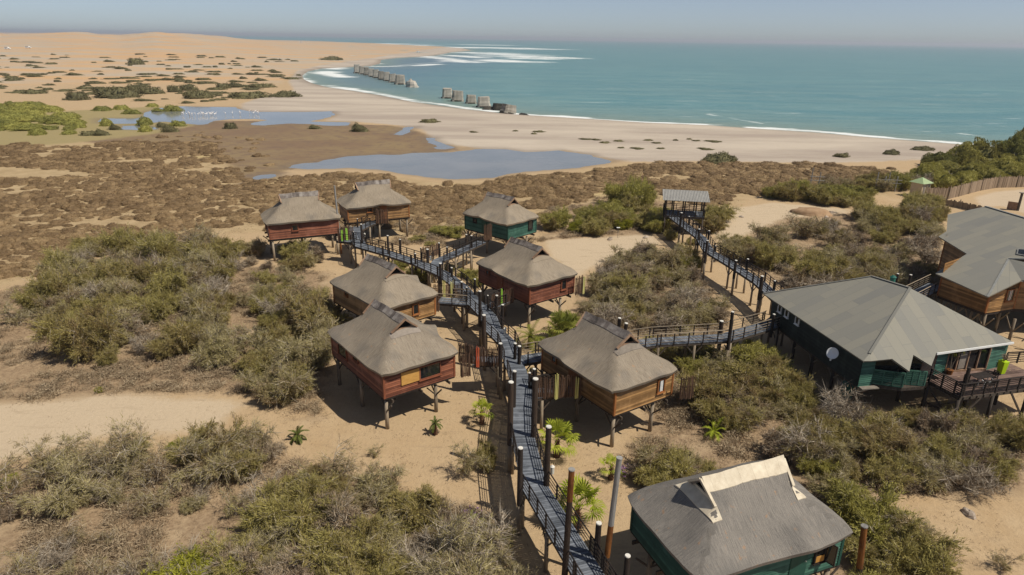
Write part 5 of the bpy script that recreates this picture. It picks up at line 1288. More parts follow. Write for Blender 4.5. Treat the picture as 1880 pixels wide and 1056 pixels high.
# ------------------------------------------------------------------ plants
def tri_leaves(rng, C, Dr, ln, wd, jit=.9):
    """one thin leaf triangle at every centre C, pointing roughly along Dr"""
    k = len(C); D = Dr + rng.normal(0, jit, (k, 3)); D /= np.linalg.norm(D, axis=1)[:, None] + 1e-9
    S = np.cross(D, rng.normal(0, 1, (k, 3))); S /= np.linalg.norm(S, axis=1)[:, None] + 1e-9
    l = (ln * rng.uniform(.6, 1.4, k))[:, None]; w = (wd * rng.uniform(.6, 1.4, k))[:, None]
    V = np.stack([C - D * l * .5 - S * w * .5, C - D * l * .5 + S * w * .5, C + D * l * .5], 1).reshape(-1, 3)
    return V, np.arange(3 * k).reshape(-1, 3)
def skeleton(rng, R, Hh, stems, sub, spread=1.0, droop=.25, sub2=4):
    segs = []; tips = []
    for s_ in range(stems):
        az = 2 * math.pi * (s_ + rng.uniform(-.3, .3)) / stems; lean = rng.uniform(.35, 1.0) * spread
        p = np.array([rng.normal(0, .08), rng.normal(0, .08), 0.]); d = np.array([math.cos(az) * lean, math.sin(az) * lean, 1.0]); d /= np.linalg.norm(d)
        Lt = math.hypot(R * lean * .8, Hh * .8) * rng.uniform(.55, 1.2); n_ = 5; r_ = .055 * rng.uniform(.7, 1.2) * (Hh / 2.5)
        for k in range(n_):
            q = p + d * Lt / n_; segs.append((p, q, r_ * (1 - k * .17), r_ * (1 - (k + 1) * .17)))
            if k >= 1:
                for j in range(sub):
                    a2 = rng.uniform(0, 6.283); d2 = d * .5 + np.array([math.cos(a2), math.sin(a2), rng.uniform(-.1, .6)]) * .8; d2 /= np.linalg.norm(d2)
                    l2 = Lt * rng.uniform(.22, .42); p2 = p + (q - p) * rng.random()
                    for m_ in range(3):
                        q2 = p2 + d2 * l2 / 3; segs.append((p2, q2, r_ * .35 * (1 - m_ * .25), r_ * .35 * (.75 - m_ * .25)))
                        for _ in range(sub2):
                            d3 = d2 + rng.normal(0, .55, 3); d3 /= np.linalg.norm(d3); tips.append((p2 + (q2 - p2) * rng.random(), d3, l2 * rng.uniform(.3, .95)))
                        p2 = q2; d2 = d2 + np.array([0, 0, -droop]) + rng.normal(0, .18, 3); d2 /= np.linalg.norm(d2)
            p = q; d = d + rng.normal(0, .16, 3) + np.array([0, 0, -.05]); d /= np.linalg.norm(d)
    return segs, tips
def limbs_mesh(name, segs, tips, rng, m_='twig', twf=1.0):
    V = []; Fc = []; r = []
    for p, q, r0, r1 in segs:
        d = q - p; d = d / (np.linalg.norm(d) + 1e-9); a = np.cross(d, [0, .3, 1.]); a /= np.linalg.norm(a) + 1e-9; c = np.cross(d, a); o = len(V)
        for e, rr in ((p, r0), (q, r1)):
            for k in range(4): t = math.pi / 2 * k; V.append(e + (a * math.cos(t) + c * math.sin(t)) * max(rr, .007))
        for k in range(4): Fc += [(o + k, o + (k + 1) % 4, o + 4 + (k + 1) % 4), (o + k, o + 4 + (k + 1) % 4, o + 4 + k)]; r += [rng.random()] * 2
    for p, d, l in tips:
        if rng.random() > twf: continue
        s_ = np.cross(d, rng.normal(0, 1, 3)); s_ = s_ / (np.linalg.norm(s_) + 1e-9) * .014; o = len(V); V += [p - s_, p + s_, p + d * l * 1.35]; Fc.append((o, o + 1, o + 2)); r.append(rng.random())
    return npmesh(name, np.array(V), np.array(Fc), m_, r)
def crown_mesh(name, tips, rng, per, ln, wd, m_, spread=.14, up=.25, jit=.6, patch=2.2):
    P = np.array([t[0] for t in tips]); D = np.array([t[1] for t in tips]); L = np.array([t[2] for t in tips]); k = len(P)
    idx = np.repeat(np.arange(k), per); t = rng.uniform(.1, 1.25, len(idx))
    C = P[idx] + D[idx] * (L[idx] * t)[:, None] + rng.normal(0, spread, (len(idx), 3)); C[:, 2] = np.maximum(C[:, 2], .03)
    V, Fc = tri_leaves(rng, C, D[idx] + np.array([0, 0, up * .6]), ln, wd, .34)
    big = vn(C[:, 0] * patch / 2 + 50, C[:, 1] * patch / 2 + 50 + C[:, 2] * 1.3, int(rng.integers(99))); cl = rng.random(k)
    return npmesh(name, V, Fc, m_, np.clip(big * .5 + cl[idx] * .25 + rng.random(len(idx)) * .25, 0, 1))
def shrub_proto(seed, m_, R=1.9, Hh=2.3, stems=8, sub=4, per=9, ln=.17, wd=.034, twf=.6, droop=.25, spread=1.0, sp=.15, sub2=4):
    rng = np.random.default_rng(seed); segs, tips = skeleton(rng, R, Hh, stems, sub, spread, droop, sub2)
    return limbs_mesh('trunk', segs, tips, rng, 'twig', twf), crown_mesh('crown', tips, rng, per, ln, wd, m_, sp)
PR = {}
PR['grey'] = [shrub_proto(100 + i, 'leaf_grey', 2.25, 2.0, 9, 4, 7 - i % 3, .21, .038, 1.0, .28, 1.05, .055, 5) for i in range(6)]
PR['olive'] = [shrub_proto(200 + i, 'leaf_olive', 2.2, 2.2, 10, 4, 11, .21, .04, .8, .28, 1.0, .06, 6) for i in range(4)]
PR['brown'] = [shrub_proto(300 + i, 'leaf_brown', 2.0, 1.5, 11, 4, 5, .2, .03, 1.0, .2, 1.05, .06, 6) for i in range(4)]
PR['dead'] = [shrub_proto(700 + i, 'leaf_brown', 2.0, 1.9, 9, 4, 1, .15, .028, 1.0, .1, 1.0, .05, 5) for i in range(3)]
PR['wispy'] = [shrub_proto(400 + i, 'leaf_grey', 1.7, 2.9, 5, 2, 9, .18, .035, 1.0, .38, .8, .06, 3) for i in range(4)]
PR['green'] = [shrub_proto(500 + i, 'leaf_green', 2.0, 2.1, 11, 5, 12, .19, .055, .5, .22, 1.0, .075, 5) for i in range(3)]
PR['bright'] = [shrub_proto(600 + i, 'leaf_bright', 1.7, 1.5, 10, 5, 12, .19, .055, .2, .22, 1.0, .08, 4) for i in range(2)]
def dome_proto(seed, m_, n_leaf, ln, wd, R=1.0, Hh=.62, lumps=.25, core=True, trunk=False, wander=.25):
    """low rounded cushion of small leaves over a dark twiggy core"""
    rng = np.random.default_rng(seed); u = rng.random(n_leaf); az = rng.random(n_leaf) * 2 * math.pi; el = np.arcsin(u)
    sxx = np.cos(el) * np.cos(az); syy = np.cos(el) * np.sin(az); szz = np.sin(el)
    o = seed * 1.7; nz = 1 + lumps * (fbm(sxx * 2.4 + o, syy * 2.4 + szz * 1.7 + o, 3, seed) - .5) * 2
    sh_ = np.where(rng.random(n_leaf) < .75, 1.0, rng.uniform(.72, 1, n_leaf))
    C = np.stack([sxx * R * nz * sh_, syy * R * nz * sh_, szz * Hh * nz * sh_ + .02], 1)
    V, Fc = tri_leaves(rng, C, np.stack([sxx, syy, szz + .3], 1), ln, wd, .7)
    r_ = np.clip(fbm(C[:, 0] * 2.2 + o, C[:, 1] * 2.2 + C[:, 2] * 3, 2, seed + 5) * .55 + rng.random(n_leaf) * .45, 0, 1)
    if core:
        nu, nv = 12, 5; CV = []; CF = []
        for i in range(nv + 1):
            for k in range(nu):
                e_ = math.pi / 2 * i / nv; a = 2 * math.pi * k / nu; x, y, z = math.cos(e_) * math.cos(a), math.cos(e_) * math.sin(a), math.sin(e_)
                q = .93 * (1 + lumps * (float(fbm(np.array([x * 2.4 + o]), np.array([y * 2.4 + z * 1.7 + o]), 3, seed)[0]) - .5) * 2)
                CV.append((x * R * q, y * R * q, z * Hh * q - (.08 if i == 0 else 0)))
        for i in range(nv):
            for k in range(nu):
                a, b_, c, d = i * nu + k, i * nu + (k + 1) % nu, (i + 1) * nu + (k + 1) % nu, (i + 1) * nu + k; CF += [(a, b_, c), (a, c, d)]
        CF = np.array(CF) + len(V); V = np.concatenate([V, CV]); Fc = np.concatenate([Fc, CF]); r_ = np.concatenate([r_, rng.random(len(CF)) * .25 + .12])
    return V, Fc, r_
def dmesh(name, p, m_): return npmesh(name, p[0], p[1], m_, p[2])
HP = [dome_proto(10 + i, 'hummock', 1500, .15, .03, 1.0, .62, .5) for i in range(5)]
HPS = [dome_proto(20 + i, 'hummock', 230, .24, .06, 1.0, .60, .5) for i in range(4)]
HM = [dmesh('salt_bush', p, 'hummock') for p in HP]
FARP = [dmesh('crown', dome_proto(40 + i, 'leaf_far', 1400, .16, .05, 1.0, .55, .7), 'leaf_far') for i in range(4)]
FARG = [dmesh('crown', dome_proto(50 + i, 'leaf_marsh', 2200, .13, .05, 1.0, .62, .6), 'leaf_marsh') for i in range(4)]
BIGT = [dmesh('crown', dome_proto(60 + i, 'leaf_green', 9000, .10, .035, 1.0, .85, .8), 'leaf_green') for i in range(3)]
DARKT = [dmesh('crown', dome_proto(70 + i, 'leaf_dark', 9000, .10, .035, 1.0, .85, .8), 'leaf_dark') for i in range(2)]
trng = np.random.default_rng(5)
sg_, tp_ = skeleton(trng, .8, .75, 6, 2, 1.0, .1, 2)
STEMM = limbs_mesh('trunk', [(p, q, a * .6, c * .6) for p, q, a, c in sg_], tp_, trng)

PLN = {'grey': 'feathery_shrub', 'olive': 'olive_bush', 'brown': 'dry_shrub', 'dead': 'dry_shrub', 'wispy': 'sapling_tree', 'green': 'leafy_bush', 'bright': 'leafy_bush'}
placed = []
def clear(x, y, m_=.4):
    for cx_, cy_, a, b_, an in FOOT:
        dx, dy = x - cx_, y - cy_; u = dx * math.cos(an) + dy * math.sin(an); v = -dx * math.sin(an) + dy * math.cos(an)
        if abs(u) < a + m_ and abs(v) < b_ + m_: return False
    p = np.array([x, y])
    for A, B in WALKS:
        d = B - A; t = max(0, min(1, ((p - A) @ d) / (d @ d)))
        if np.hypot(*(p - A - d * t)) < 1.0 + m_: return False
    return True
def put(kind, x, y, s_, label, group=None, sz=1.0, rz=None, cat=None, name=None):
    me_t, me_c = random.choice(PR[kind]); z = gz(x, y) if math.hypot(x, y) > 60 else float(0)
    e = empty(name or PLN[kind], (x, y, z - .05), label, cat or ('tree' if kind == 'wispy' else 'shrub'), random.uniform(0, 6.28) if rz is None else rz, group)
    e.scale = (s_, s_, s_ * sz); link('trunk', me_t, e); link('crown', me_c, e); placed.append((x, y)); return e
def nz_ok(x, y): return float(fbm(np.array([x / 3.4 + 7]), np.array([y / 3.4]), 2, 91)[0]) + random.uniform(-.14, .14) > .34
def scatter(poly_px, n_, kinds, smin_, smax, label, group, mind=1.5, world=False, sz=(.85, 1.15), m_=.4):
    P = poly_px if world else [tuple(q) for q in wp(poly_px)]; xs = [p[0] for p in P]; ys = [p[1] for p in P]; got = []; tr = 0
    while len(got) < n_ and tr < n_ * 60:
        tr += 1; x = random.uniform(min(xs), max(xs)); y = random.uniform(min(ys), max(ys))
        if not inpoly(P, x, y): continue
        if not nz_ok(x, y): continue
        s_ = smin_ * .8 + (smax * 1.12 - smin_ * .8) * random.random() ** 1.25
        if any((x - a) ** 2 + (y - b_) ** 2 < (mind * s_) ** 2 for a, b_ in got) or not clear(x, y, m_ * s_): continue
        got.append((x, y)); k = random.choice(kinds)
        if k in ('grey', 'brown') and random.random() < .16: k = 'dead'
        put(k, x, y, s_, label, group, random.uniform(*sz))
    return len(got)
# dense thicket left of the cabins
scatter([(60, 590), (70, 530), (110, 490), (165, 462), (250, 456), (380, 466), (440, 480), (520, 505), (580, 535), (598, 590), (605, 640), (590, 700), (575, 758), (500, 745), (440, 700), (380, 690), (300, 690), (240, 680), (120, 670), (40, 640)], 150,
        ['grey', 'grey', 'grey', 'olive', 'olive', 'olive', 'brown'], .75, 1.3, 'grey green feathery shrub in the dense thicket left of the thatched cabins', 'thicket left of the cabins', 1.1, sz=(1.0, 1.35))
scatter([(-260, 680), (-100, 600), (0, 580), (70, 600), (60, 660), (0, 690), (-150, 720)], 12, ['grey', 'brown', 'wispy'], .7, 1.1, 'feathery shrub at the far left edge of the thicket', 'shrubs at the left edge', 1.6)
# foreground thicket
scatter([(560, 905), (640, 890), (700, 905), (760, 935), (850, 965), (915, 1010), (935, 1100), (900, 1250), (600, 1300), (420, 1200), (440, 1050), (510, 960)], 50, ['grey', 'olive', 'olive', 'grey', 'brown'], .75, 1.2,
        'grey green feathery shrub in the foreground thicket below the red cabin', 'foreground thicket', 1.15)
scatter([(-160, 930), (0, 920), (60, 880), (150, 870), (160, 930), (120, 1010), (100, 1100), (-200, 1100)], 13, ['grey', 'wispy', 'brown'], .7, 1.1, 'feathery shrub in the bottom left corner', 'shrubs in the bottom left corner', 1.2)
scatter([(240, 930), (430, 900), (520, 950), (450, 1060), (420, 1250), (150, 1250), (160, 1080), (300, 1040)], 12, ['brown', 'grey', 'wispy', 'wispy'], .5, .95, 'sparse dry shrub on the sand in the lower left foreground', 'sparse shrubs in the lower left', 1.4)
scatter([(0, 900), (200, 870), (480, 850), (620, 900), (500, 1000), (420, 1090), (0, 1090)], 15, ['wispy', 'dead'], .45, .95, 'thin wispy sapling', 'wispy saplings in the lower left', 1.6)
scatter([(340, 830), (420, 815), (490, 830), (500, 870), (420, 880), (350, 870)], 7, ['olive', 'grey', 'brown'], .85, 1.15, 'shrub in the clump on the pale sand left of the small date palm', 'clump on the pale sand', 1.2)
scatter([(120, 880), (200, 850), (280, 850), (290, 900), (200, 900)], 6, ['grey', 'wispy', 'wispy'], .8, 1.1, 'shrub in the loose clump with bare branches at the lower left', 'loose clump at the lower left', 1.2)
for x, y, s_, lab in ((95, 870, .9, 'small wispy tree with a bare stem at the left edge of the pale sand'), (250, 850, 1.0, 'wispy bare-branched tree standing in front of the pale sand track'), (200, 845, .85, 'wispy sapling left of the bare-branched tree on the sand track'),
                      (605, 905, 1.05, 'wispy sapling that rises from the foreground thicket below the red cabin'), (708, 905, .8, 'thin sapling at the right shoulder of the foreground thicket')):
    p = un(x, y); put('wispy', p[0], p[1], s_, lab)
# yellow-green patches
for x, y, s_, lab in ((365, 1075, 1.3, 'bright yellow green bush at the bottom edge, left of the middle'), (15, 893, .5, 'small yellow green bush at the left edge of the foreground'), (183, 718, .28, 'tiny yellow green tuft on the open ground at the left'),
                      (255, 815, .35, 'small yellow green bush behind the wispy trees on the sand'), (322, 822, .35, 'low yellow green bush at the edge of the clump on pale sand'), (860, 985, .5, 'bright green bush next to the purple flowers')):
    p = un(x, y); put('bright', p[0], p[1], s_, lab, sz=.6)
# behind the walkway, right of the rust red cabin
scatter([(1085, 612), (1062, 560), (1090, 520), (1130, 485), (1200, 470), (1250, 490), (1290, 540), (1335, 580), (1330, 600), (1200, 612)], 52, ['grey', 'grey', 'olive', 'brown'], .75, 1.25, 'feathery shrub in the mass between the rust red cabin and the climbing boardwalk', 'thicket below the climbing boardwalk', 1.3)
scatter([(1215, 440), (1260, 425), (1275, 470), (1300, 495), (1240, 500)], 5, ['green', 'olive'], .6, .9, 'dark green bush under the climbing boardwalk', 'bushes under the climbing boardwalk', 1.3, m_=-.5)
# under / right of the walkway to the lodge
scatter([(1150, 660), (1200, 648), (1310, 640), (1390, 640), (1420, 700), (1340, 700), (1270, 690)], 12, ['olive', 'grey', 'green'], .6, 1.0, 'shrub in the shade beside the walkway to the big lodge', 'shrubs beside the lodge walkway', 1.3, m_=-.2)
scatter([(1270, 735), (1330, 740), (1400, 700), (1470, 720), (1490, 765), (1400, 810), (1330, 800), (1300, 760)], 16, ['grey', 'olive', 'olive', 'brown'], .75, 1.15, 'feathery shrub between the curtained cabin and the big lodge', 'shrubs between cabin and lodge', 1.25)
scatter([(1480, 770), (1560, 770), (1640, 775), (1720, 800), (1800, 800), (1860, 850), (1850, 900), (1780, 915), (1660, 900), (1560, 850), (1480, 860), (1400, 830), (1410, 790)], 42, ['grey', 'olive', 'brown', 'olive'], .7, 1.15,
        'feathery shrub in the thicket in front of the big lodge and its terrace', 'thicket in front of the lodge', 1.3)
scatter([(1860, 760), (2100, 740), (2200, 900), (1880, 890)], 12, ['grey', 'olive'], .8, 1.2, 'shrub at the right edge below the terrace', 'shrubs at the right edge', 1.4)
scatter([(1170, 880), (1220, 845), (1300, 850), (1340, 880), (1300, 900), (1200, 905)], 9, ['grey', 'olive', 'brown'], .6, .95, 'shrub in the clump behind the roof of the nearest green cabin', 'clump behind the near green cabin', 1.2, m_=0)
scatter([(1470, 870), (1560, 860), (1600, 930), (1640, 990), (1680, 1080), (1640, 1200), (1590, 1100), (1570, 960), (1500, 930)], 16, ['olive', 'grey', 'green'], .65, 1.0, 'shrub in the strip along the right side of the nearest green cabin', 'strip beside the near green cabin', 1.2, m_=0)
for x, y in ((1655, 1040), (1720, 1035), (1840, 1045), (1700, 985)):
    p = un(x, y); put('wispy', p[0], p[1], .45, 'thin dry seedling on the open sand in the lower right', 'seedlings on the lower right sand')
# upper middle and right
scatter([(1010, 440), (1000, 410), (1060, 400), (1120, 388), (1180, 385), (1215, 405), (1215, 430), (1140, 436)], 28, ['green', 'green', 'olive', 'bright'], .8, 1.2, 'yellow green bush in the hedge behind the bright sand clearing', 'green hedge behind the clearing', 1.1, sz=(.8, 1.1))
scatter([(1130, 376), (1180, 372), (1200, 384), (1150, 388)], 4, ['green'], 1.1, 1.5, 'taller yellow green tree behind the hedge at the bright sand clearing', 'tall trees in the green hedge', 1.0, sz=(1.2, 1.5))
scatter([(1285, 400), (1310, 395), (1325, 425), (1300, 435)], 5, ['green', 'olive'], .8, 1.1, 'dense green bush right of the lookout shelter', 'bushes beside the lookout', 1.1, m_=-.3)
scatter([(1330, 470), (1360, 445), (1420, 440), (1450, 465), (1440, 500), (1380, 490)], 18, ['grey', 'brown', 'olive'], .8, 1.2, 'grey brown shrub just right of the climbing boardwalk', 'shrubs right of the climbing boardwalk', 1.2)
scatter([(1450, 540), (1460, 500), (1520, 470), (1600, 470), (1700, 480), (1715, 520), (1690, 545), (1580, 520)], 46, ['grey', 'grey', 'olive', 'brown'], .9, 1.35, 'feathery shrub in the mass behind the roof of the big lodge', 'thicket behind the lodge roof', 1.25)
scatter([(1440, 440), (1500, 420), (1600, 420), (1720, 425), (1715, 460), (1600, 455), (1520, 460)], 28, ['grey', 'brown', 'olive'], .7, 1.15, 'shrub on the pale sand left of the honey brown lodge', 'shrubs on the pale sand', 1.6)
scatter([(1560, 400), (1620, 385), (1700, 385), (1730, 400), (1720, 420), (1620, 415)], 24, ['grey', 'olive', 'olive'], .8, 1.2, 'olive shrub below the picket fence', 'shrubs below the picket fence', 1.3)
scatter([(1390, 365), (1420, 352), (1500, 352), (1570, 358), (1600, 375), (1560, 384), (1480, 372), (1400, 374)], 24, ['green', 'olive', 'olive'], .9, 1.3, 'olive green bush in the belt behind the soil heap', 'bushes behind the soil heap', 1.2)
scatter([(1500, 345), (1600, 335), (1690, 340), (1690, 352), (1600, 352)], 16, ['olive', 'grey', 'green'], .9, 1.3, 'olive bush near the weathered timber frames', 'bushes near the timber frames', 1.3)
scatter([(1850, 600), (2100, 560), (2100, 660), (1900, 660)], 8, ['grey', 'olive'], .8, 1.1, 'shrub at the right edge under the honey brown lodge', 'shrubs under the honey brown lodge', 1.4)
scatter([(425, 470), (450, 462), (560, 470), (600, 480), (590, 505), (520, 500), (440, 490)], 12, ['grey', 'olive', 'brown'], .7, 1.05, 'grey shrub at the feet of the stilts of the brick red cabin', 'shrubs below the brick red cabin', 1.2, m_=-2.5)
scatter([(655, 470), (700, 480), (760, 505), (800, 530), (780, 545), (720, 500)], 8, ['olive', 'green', 'grey'], .4, .65, 'small shrub beside the winding boardwalk behind the roofs', 'small shrubs by the winding boardwalk', 1.1, m_=-.3)
scatter([(815, 500), (850, 495), (880, 520), (875, 535), (840, 510)], 5, ['green', 'olive'], .4, .6, 'small green shrub between winding boardwalk and rust red cabin', 'small shrubs by the rust red cabin', 1.0, m_=-.3)
scatter([(760, 440), (800, 425), (850, 420), (840, 445), (790, 460)], 7, ['green', 'olive', 'brown'], .45, .8, 'low green tuft left of the green cabin in the back row', 'tufts left of the back green cabin', 1.2, sz=(.5, .7))
scatter([(1000, 640), (1030, 615), (1065, 605), (1080, 615), (1060, 628)], 4, ['brown', 'green'], .5, .7, 'small shrub beside the large clump of palms', 'small shrubs by the palm clump', 1.1)

# dome-like bushes (green marsh bushes, far dark mounds, tall trees)
def dome(protos, x, y, wx, h, label, group=None, name='marsh_bush', cat='bush', stem=False, z=None):
    c = un(x, y, 0); dist = (c - CAM) @ FW; r_ = wx * dist / F / 2
    if protos is FARG: h *= .72
    if z is None: z = gz(c[0], c[1])
    if stem:
        e = empty(name, (c[0], c[1], z), label, cat, random.uniform(0, 6.28), group); e.scale = (r_, r_, h)
        link('crown', random.choice(protos), e).location = (0, 0, .15); link('trunk', STEMM, e); return e
    o = link(name, random.choice(protos)); o.location = (c[0], c[1], z - .05); o.scale = (r_, r_ * random.uniform(.75, 1.1), h * .78 / .6); o.rotation_euler = (0, 0, random.uniform(-.3, .3)); tag(o, label, cat, group); return o
for x, y, w_, h_, lab in ((195, 231, 27, 3.2, 'round bright green bush at the left end of the upper lagoon'), (265, 229, 31, 3.4, 'tall green bush standing in the channel of the upper lagoon'), (266, 241, 27, 2.6, 'olive bush just in front of the tall bush in the channel'),
                          (318, 203, 32, 3.6, 'large green bush on the far bank of the upper lagoon'), (290, 204, 22, 2.2, 'smaller green bush left of the large one on the far bank'), (243, 209, 30, 2.6, 'green bush on the mud left of the channel'), (224, 201, 28, 2.2, 'green bush behind the one on the mud'),
                          (188, 203, 32, 2.2, 'low green bush on the mud, leftmost by the upper lagoon'), (280, 196, 22, 1.8, 'small green bush behind the far bank'), (328, 231, 28, 2.6, 'olive bush on the near bank of the channel'), (312, 242, 30, 2.4, 'brown green bush in front of the near bank bush'), (298, 233, 20, 1.6, 'small dark bush at the near bank'),
                          (423, 236, 25, 2.4, 'lone dark green bush on the marsh flat'), (187, 248, 30, 1.8, 'dark brown bush at the left start of the marsh, second of a pair'), (162, 248, 28, 1.6, 'dark brown bush at the left start of the marsh, first of a pair'), (146, 234, 25, 2.4, 'round green bush left of the lagoon end'), (127, 238, 22, 2.0, 'green bush further left of the lagoon end'),
                          (68, 247, 34, 2.6, 'blue green bush at the front of the left thicket'), (212, 238, 24, 1.8, 'olive bush right of the dark brown pair'), (126, 246, 28, 1.6, 'olive bush at the foot of the left thicket'), (98, 226, 38, 3.2, 'bright green bush at the right front of the left thicket')):
    dome(FARG if 'brown' not in lab and 'dark' not in lab else FARP, x, y, w_, h_, lab)
for i in range(110):
    x = random.uniform(-60, 150); y = random.uniform(193, 240)
    if y < 193 + max(0, (x - 60)) * .32 or y > 246 - x * .10: continue
    dome(FARG, x, y, random.uniform(26, 50), random.uniform(1.5, 2.8), 'yellow green bush inside the broad thicket at the left edge', 'broad thicket at left edge')
for x, y, w_, h_, lab in ((250, 121, 30, 7, 'lone large dark bush on the far sand at the left'), (609, 110, 36, 5, 'dark rounded bush on the sand spit left of the bay'), (660, 241, 32, 2.6, 'spiky dark bush alone on the brown flat'), (578, 236, 24, 1.2, 'low dark bush left of the spiky one on the brown flat'),
                          (142, 183, 42, 4.5, 'large dark green bush at the back right of the left thicket'), (213, 178, 72, 5.5, 'wide olive bush cluster behind the lagoon at the left'), (248, 172, 40, 4.5, 'olive bush right of the wide cluster behind the lagoon'), (275, 172, 42, 4, 'dark bush behind the far bank bushes'),
                          (320, 169, 24, 4, 'upright grey bush on the sand behind the lagoon'), (346, 166, 32, 3.5, 'low wide dark bush on the sand behind the lagoon'), (362, 180, 46, 4.5, 'dark bush above the right end of the far bank'), (455, 178, 78, 3.2, 'long low dark bush on the sand above the white beach'), (525, 177, 52, 3, 'long dark bush at the right on the sand above the white beach'),
                          (410, 162, 28, 3.5, 'spiky bush with a green neighbour on the far sand'), (434, 160, 30, 3, 'green low bush right of the spiky bush on the far sand'), (480, 160, 44, 2.6, 'green low bush patch on the sand'), (64, 171, 42, 2.2, 'flat olive bush behind the left thicket'),
                          (788, 224, 38, 1.4, 'low brown hummock where the creek meets the beach'), (1694, 275, 38, 1.2, 'dark mound of dry grass on the beach at the right'), (1636, 283, 28, 1.5, 'rounded green brown bush at the back of the beach at the right'), (1545, 288, 26, 1.3, 'rounded brown bush at the back of the beach'), (1320, 297, 60, 2.6, 'brown bush at the edge of the beach above the right shrub belt')):
    dome(FARP, x, y, w_, h_, lab)
rb = random.Random(11); nfar = 0
while nfar < 210:
    x = rb.uniform(-60, 560); y = rb.uniform(104, 190)
    if y > 196 - .0 * x or (x > 430 and y > 185 - (x - 430) * .35) or (y > 170 and x < 170): continue
    nfar += 1; w_ = rb.uniform(10, 44) * (y - 60) / 110; dome(FARP, x, y, w_, rb.uniform(.5, 1.4) * (1 + (190 - y) / 150), 'dark low bush scattered on the far desert sand', 'scattered bushes on the far sand')
for x, y in ((980, 246), (988, 242), (870, 243), (946, 241), (1075, 256), (1095, 257), (1110, 262), (1135, 259), (1190, 258), (1205, 263), (1240, 258), (1265, 256), (1140, 272), (1170, 273), (1213, 273), (1278, 259), (1310, 260), (1296, 274)):
    dome(FARP, x, y, random.uniform(10, 28), .5, 'flat brown tuft of dry grass on the pale beach', 'dry tufts on the beach', 'dry_tuft', 'grass tuft')
# trees at the upper right
for x, y, w_, h_, k_, lab in ((1862, 308, 70, 6.5, 1, 'tall dark tree at the right edge above the road'), (1808, 306, 78, 5.5, 0, 'broad green tree second from the right edge by the beach'), (1762, 304, 62, 4.2, 0, 'green tree third from the right edge by the beach'), (1722, 306, 56, 3.0, 1, 'dark tree at the left end of the grove by the beach'),
                              (1880, 282, 46, 6.5, 0, 'tall tree rising above the grove at the right edge'), (1840, 328, 80, 3.6, 0, 'green tree directly behind the reed fence at the right'), (1770, 330, 86, 3.4, 0, 'green tree behind the middle of the reed fence'), (1712, 336, 70, 3.2, 0, 'green tree behind the booth'), (1940, 320, 90, 6.5, 0, 'green tree beyond the right edge')):
    dome((BIGT, DARKT)[k_], x, y, w_, h_, lab, name='broadleaf_tree', cat='tree', stem=True)
for i in range(30):
    x = random.uniform(1600, 1900); y = random.uniform(300, 345)
    if y < 352 - (x - 1590) * .22: continue
    dome(BIGT if random.random() < .7 else DARKT, x, y, random.uniform(30, 60), random.uniform(1.8, 3.2), 'olive green tree in the grove at the upper right', 'grove at the upper right', 'broadleaf_tree', 'tree', True)

# ------------------------------------------------------------------ salt bush hummocks: a field of cushions
P_ = HUMM[0]; xs = [p[0] for p in P_]; ys = [p[1] for p in P_]; hum_pts = []; hr = np.random.default_rng(4)
gx = np.arange(min(xs), max(xs), 1.62); gy = np.arange(min(ys), max(ys), 1.62)
GX, GY = np.meshgrid(gx, gy); GX = GX.ravel() + hr.uniform(-.75, .75, GX.size); GY = GY.ravel() + hr.uniform(-.75, .75, GY.size)
ok = polysd(P_, GX, GY) + (fbm(GX / 7, GY / 7, 2, 3) - .5) * 14 > 0
for _, L_ in LAGS: ok &= polysd(L_, GX, GY) < -1.5
dens = fbm(GX / 11 + 9, GY / 11, 3, 12)
marsh_d = polysd(MARSH, GX, GY)
ok &= (hr.random(GX.size) < np.clip((dens - .19) * 6.0, .2, 1.0)) & ((marsh_d < 1) | (hr.random(GX.size) < .08))
YP = wp([(-200, 300), (0, 306), (110, 312), (180, 318), (90, 328), (0, 328), (-200, 320)]); YB = wp([(395, 420), (480, 410), (500, 470), (440, 480), (400, 450)])
ok &= (polysd(YP, GX, GY) < 0) & (polysd(YB, GX, GY) < 0)
GX, GY = GX[ok], GY[ok]
right = GX > -12
SZ = hr.uniform(.6, 1.35, GX.size) * np.where(right, 1.3, 1.12) * (.8 + .45 * fbm(GX / 14, GY / 14, 2, 77))
keep = np.array([clear(x, y, .2) for x, y in zip(GX, GY)]); GX, GY, SZ, right = GX[keep], GY[keep], SZ[keep], right[keep]
order = np.argsort(-(SZ / np.hypot(GX, GY))); GX, GY, SZ, right = GX[order], GY[order], SZ[order], right[order]
inframe = []
for x, y in zip(GX, GY): u, v = pr((x, y, .4)); inframe.append(0 < u < 1880 and v < 1056)
inframe = np.array(inframe); n_ind = 0; rest = []
for i in range(len(GX)):
    s_ = SZ[i]
    if inframe[i] and n_ind < 300:
        n_ind += 1; o = link('salt_bush', random.choice(HM)); o.location = (GX[i], GY[i], gz(GX[i], GY[i]) - .04); o.rotation_euler = (0, 0, random.random() * 6.28)
        o.scale = (s_ * random.uniform(.9, 1.3), s_ * random.uniform(.8, 1.05), s_ * random.uniform(.55, .95))
        tag(o, 'low brown salt bush cushion on the sandy marsh behind the cabins' if right[i] else 'low brown salt bush cushion in the near left part of the marsh field', 'salt bush', 'salt bush cushions right of the back cabins' if right[i] else 'salt bush cushions at the left')
    else: rest.append(i)
rest = np.array(rest); VV = []; FF = []; RR = []; off = 0; ZR = terrain(GX[rest], GY[rest])[0]
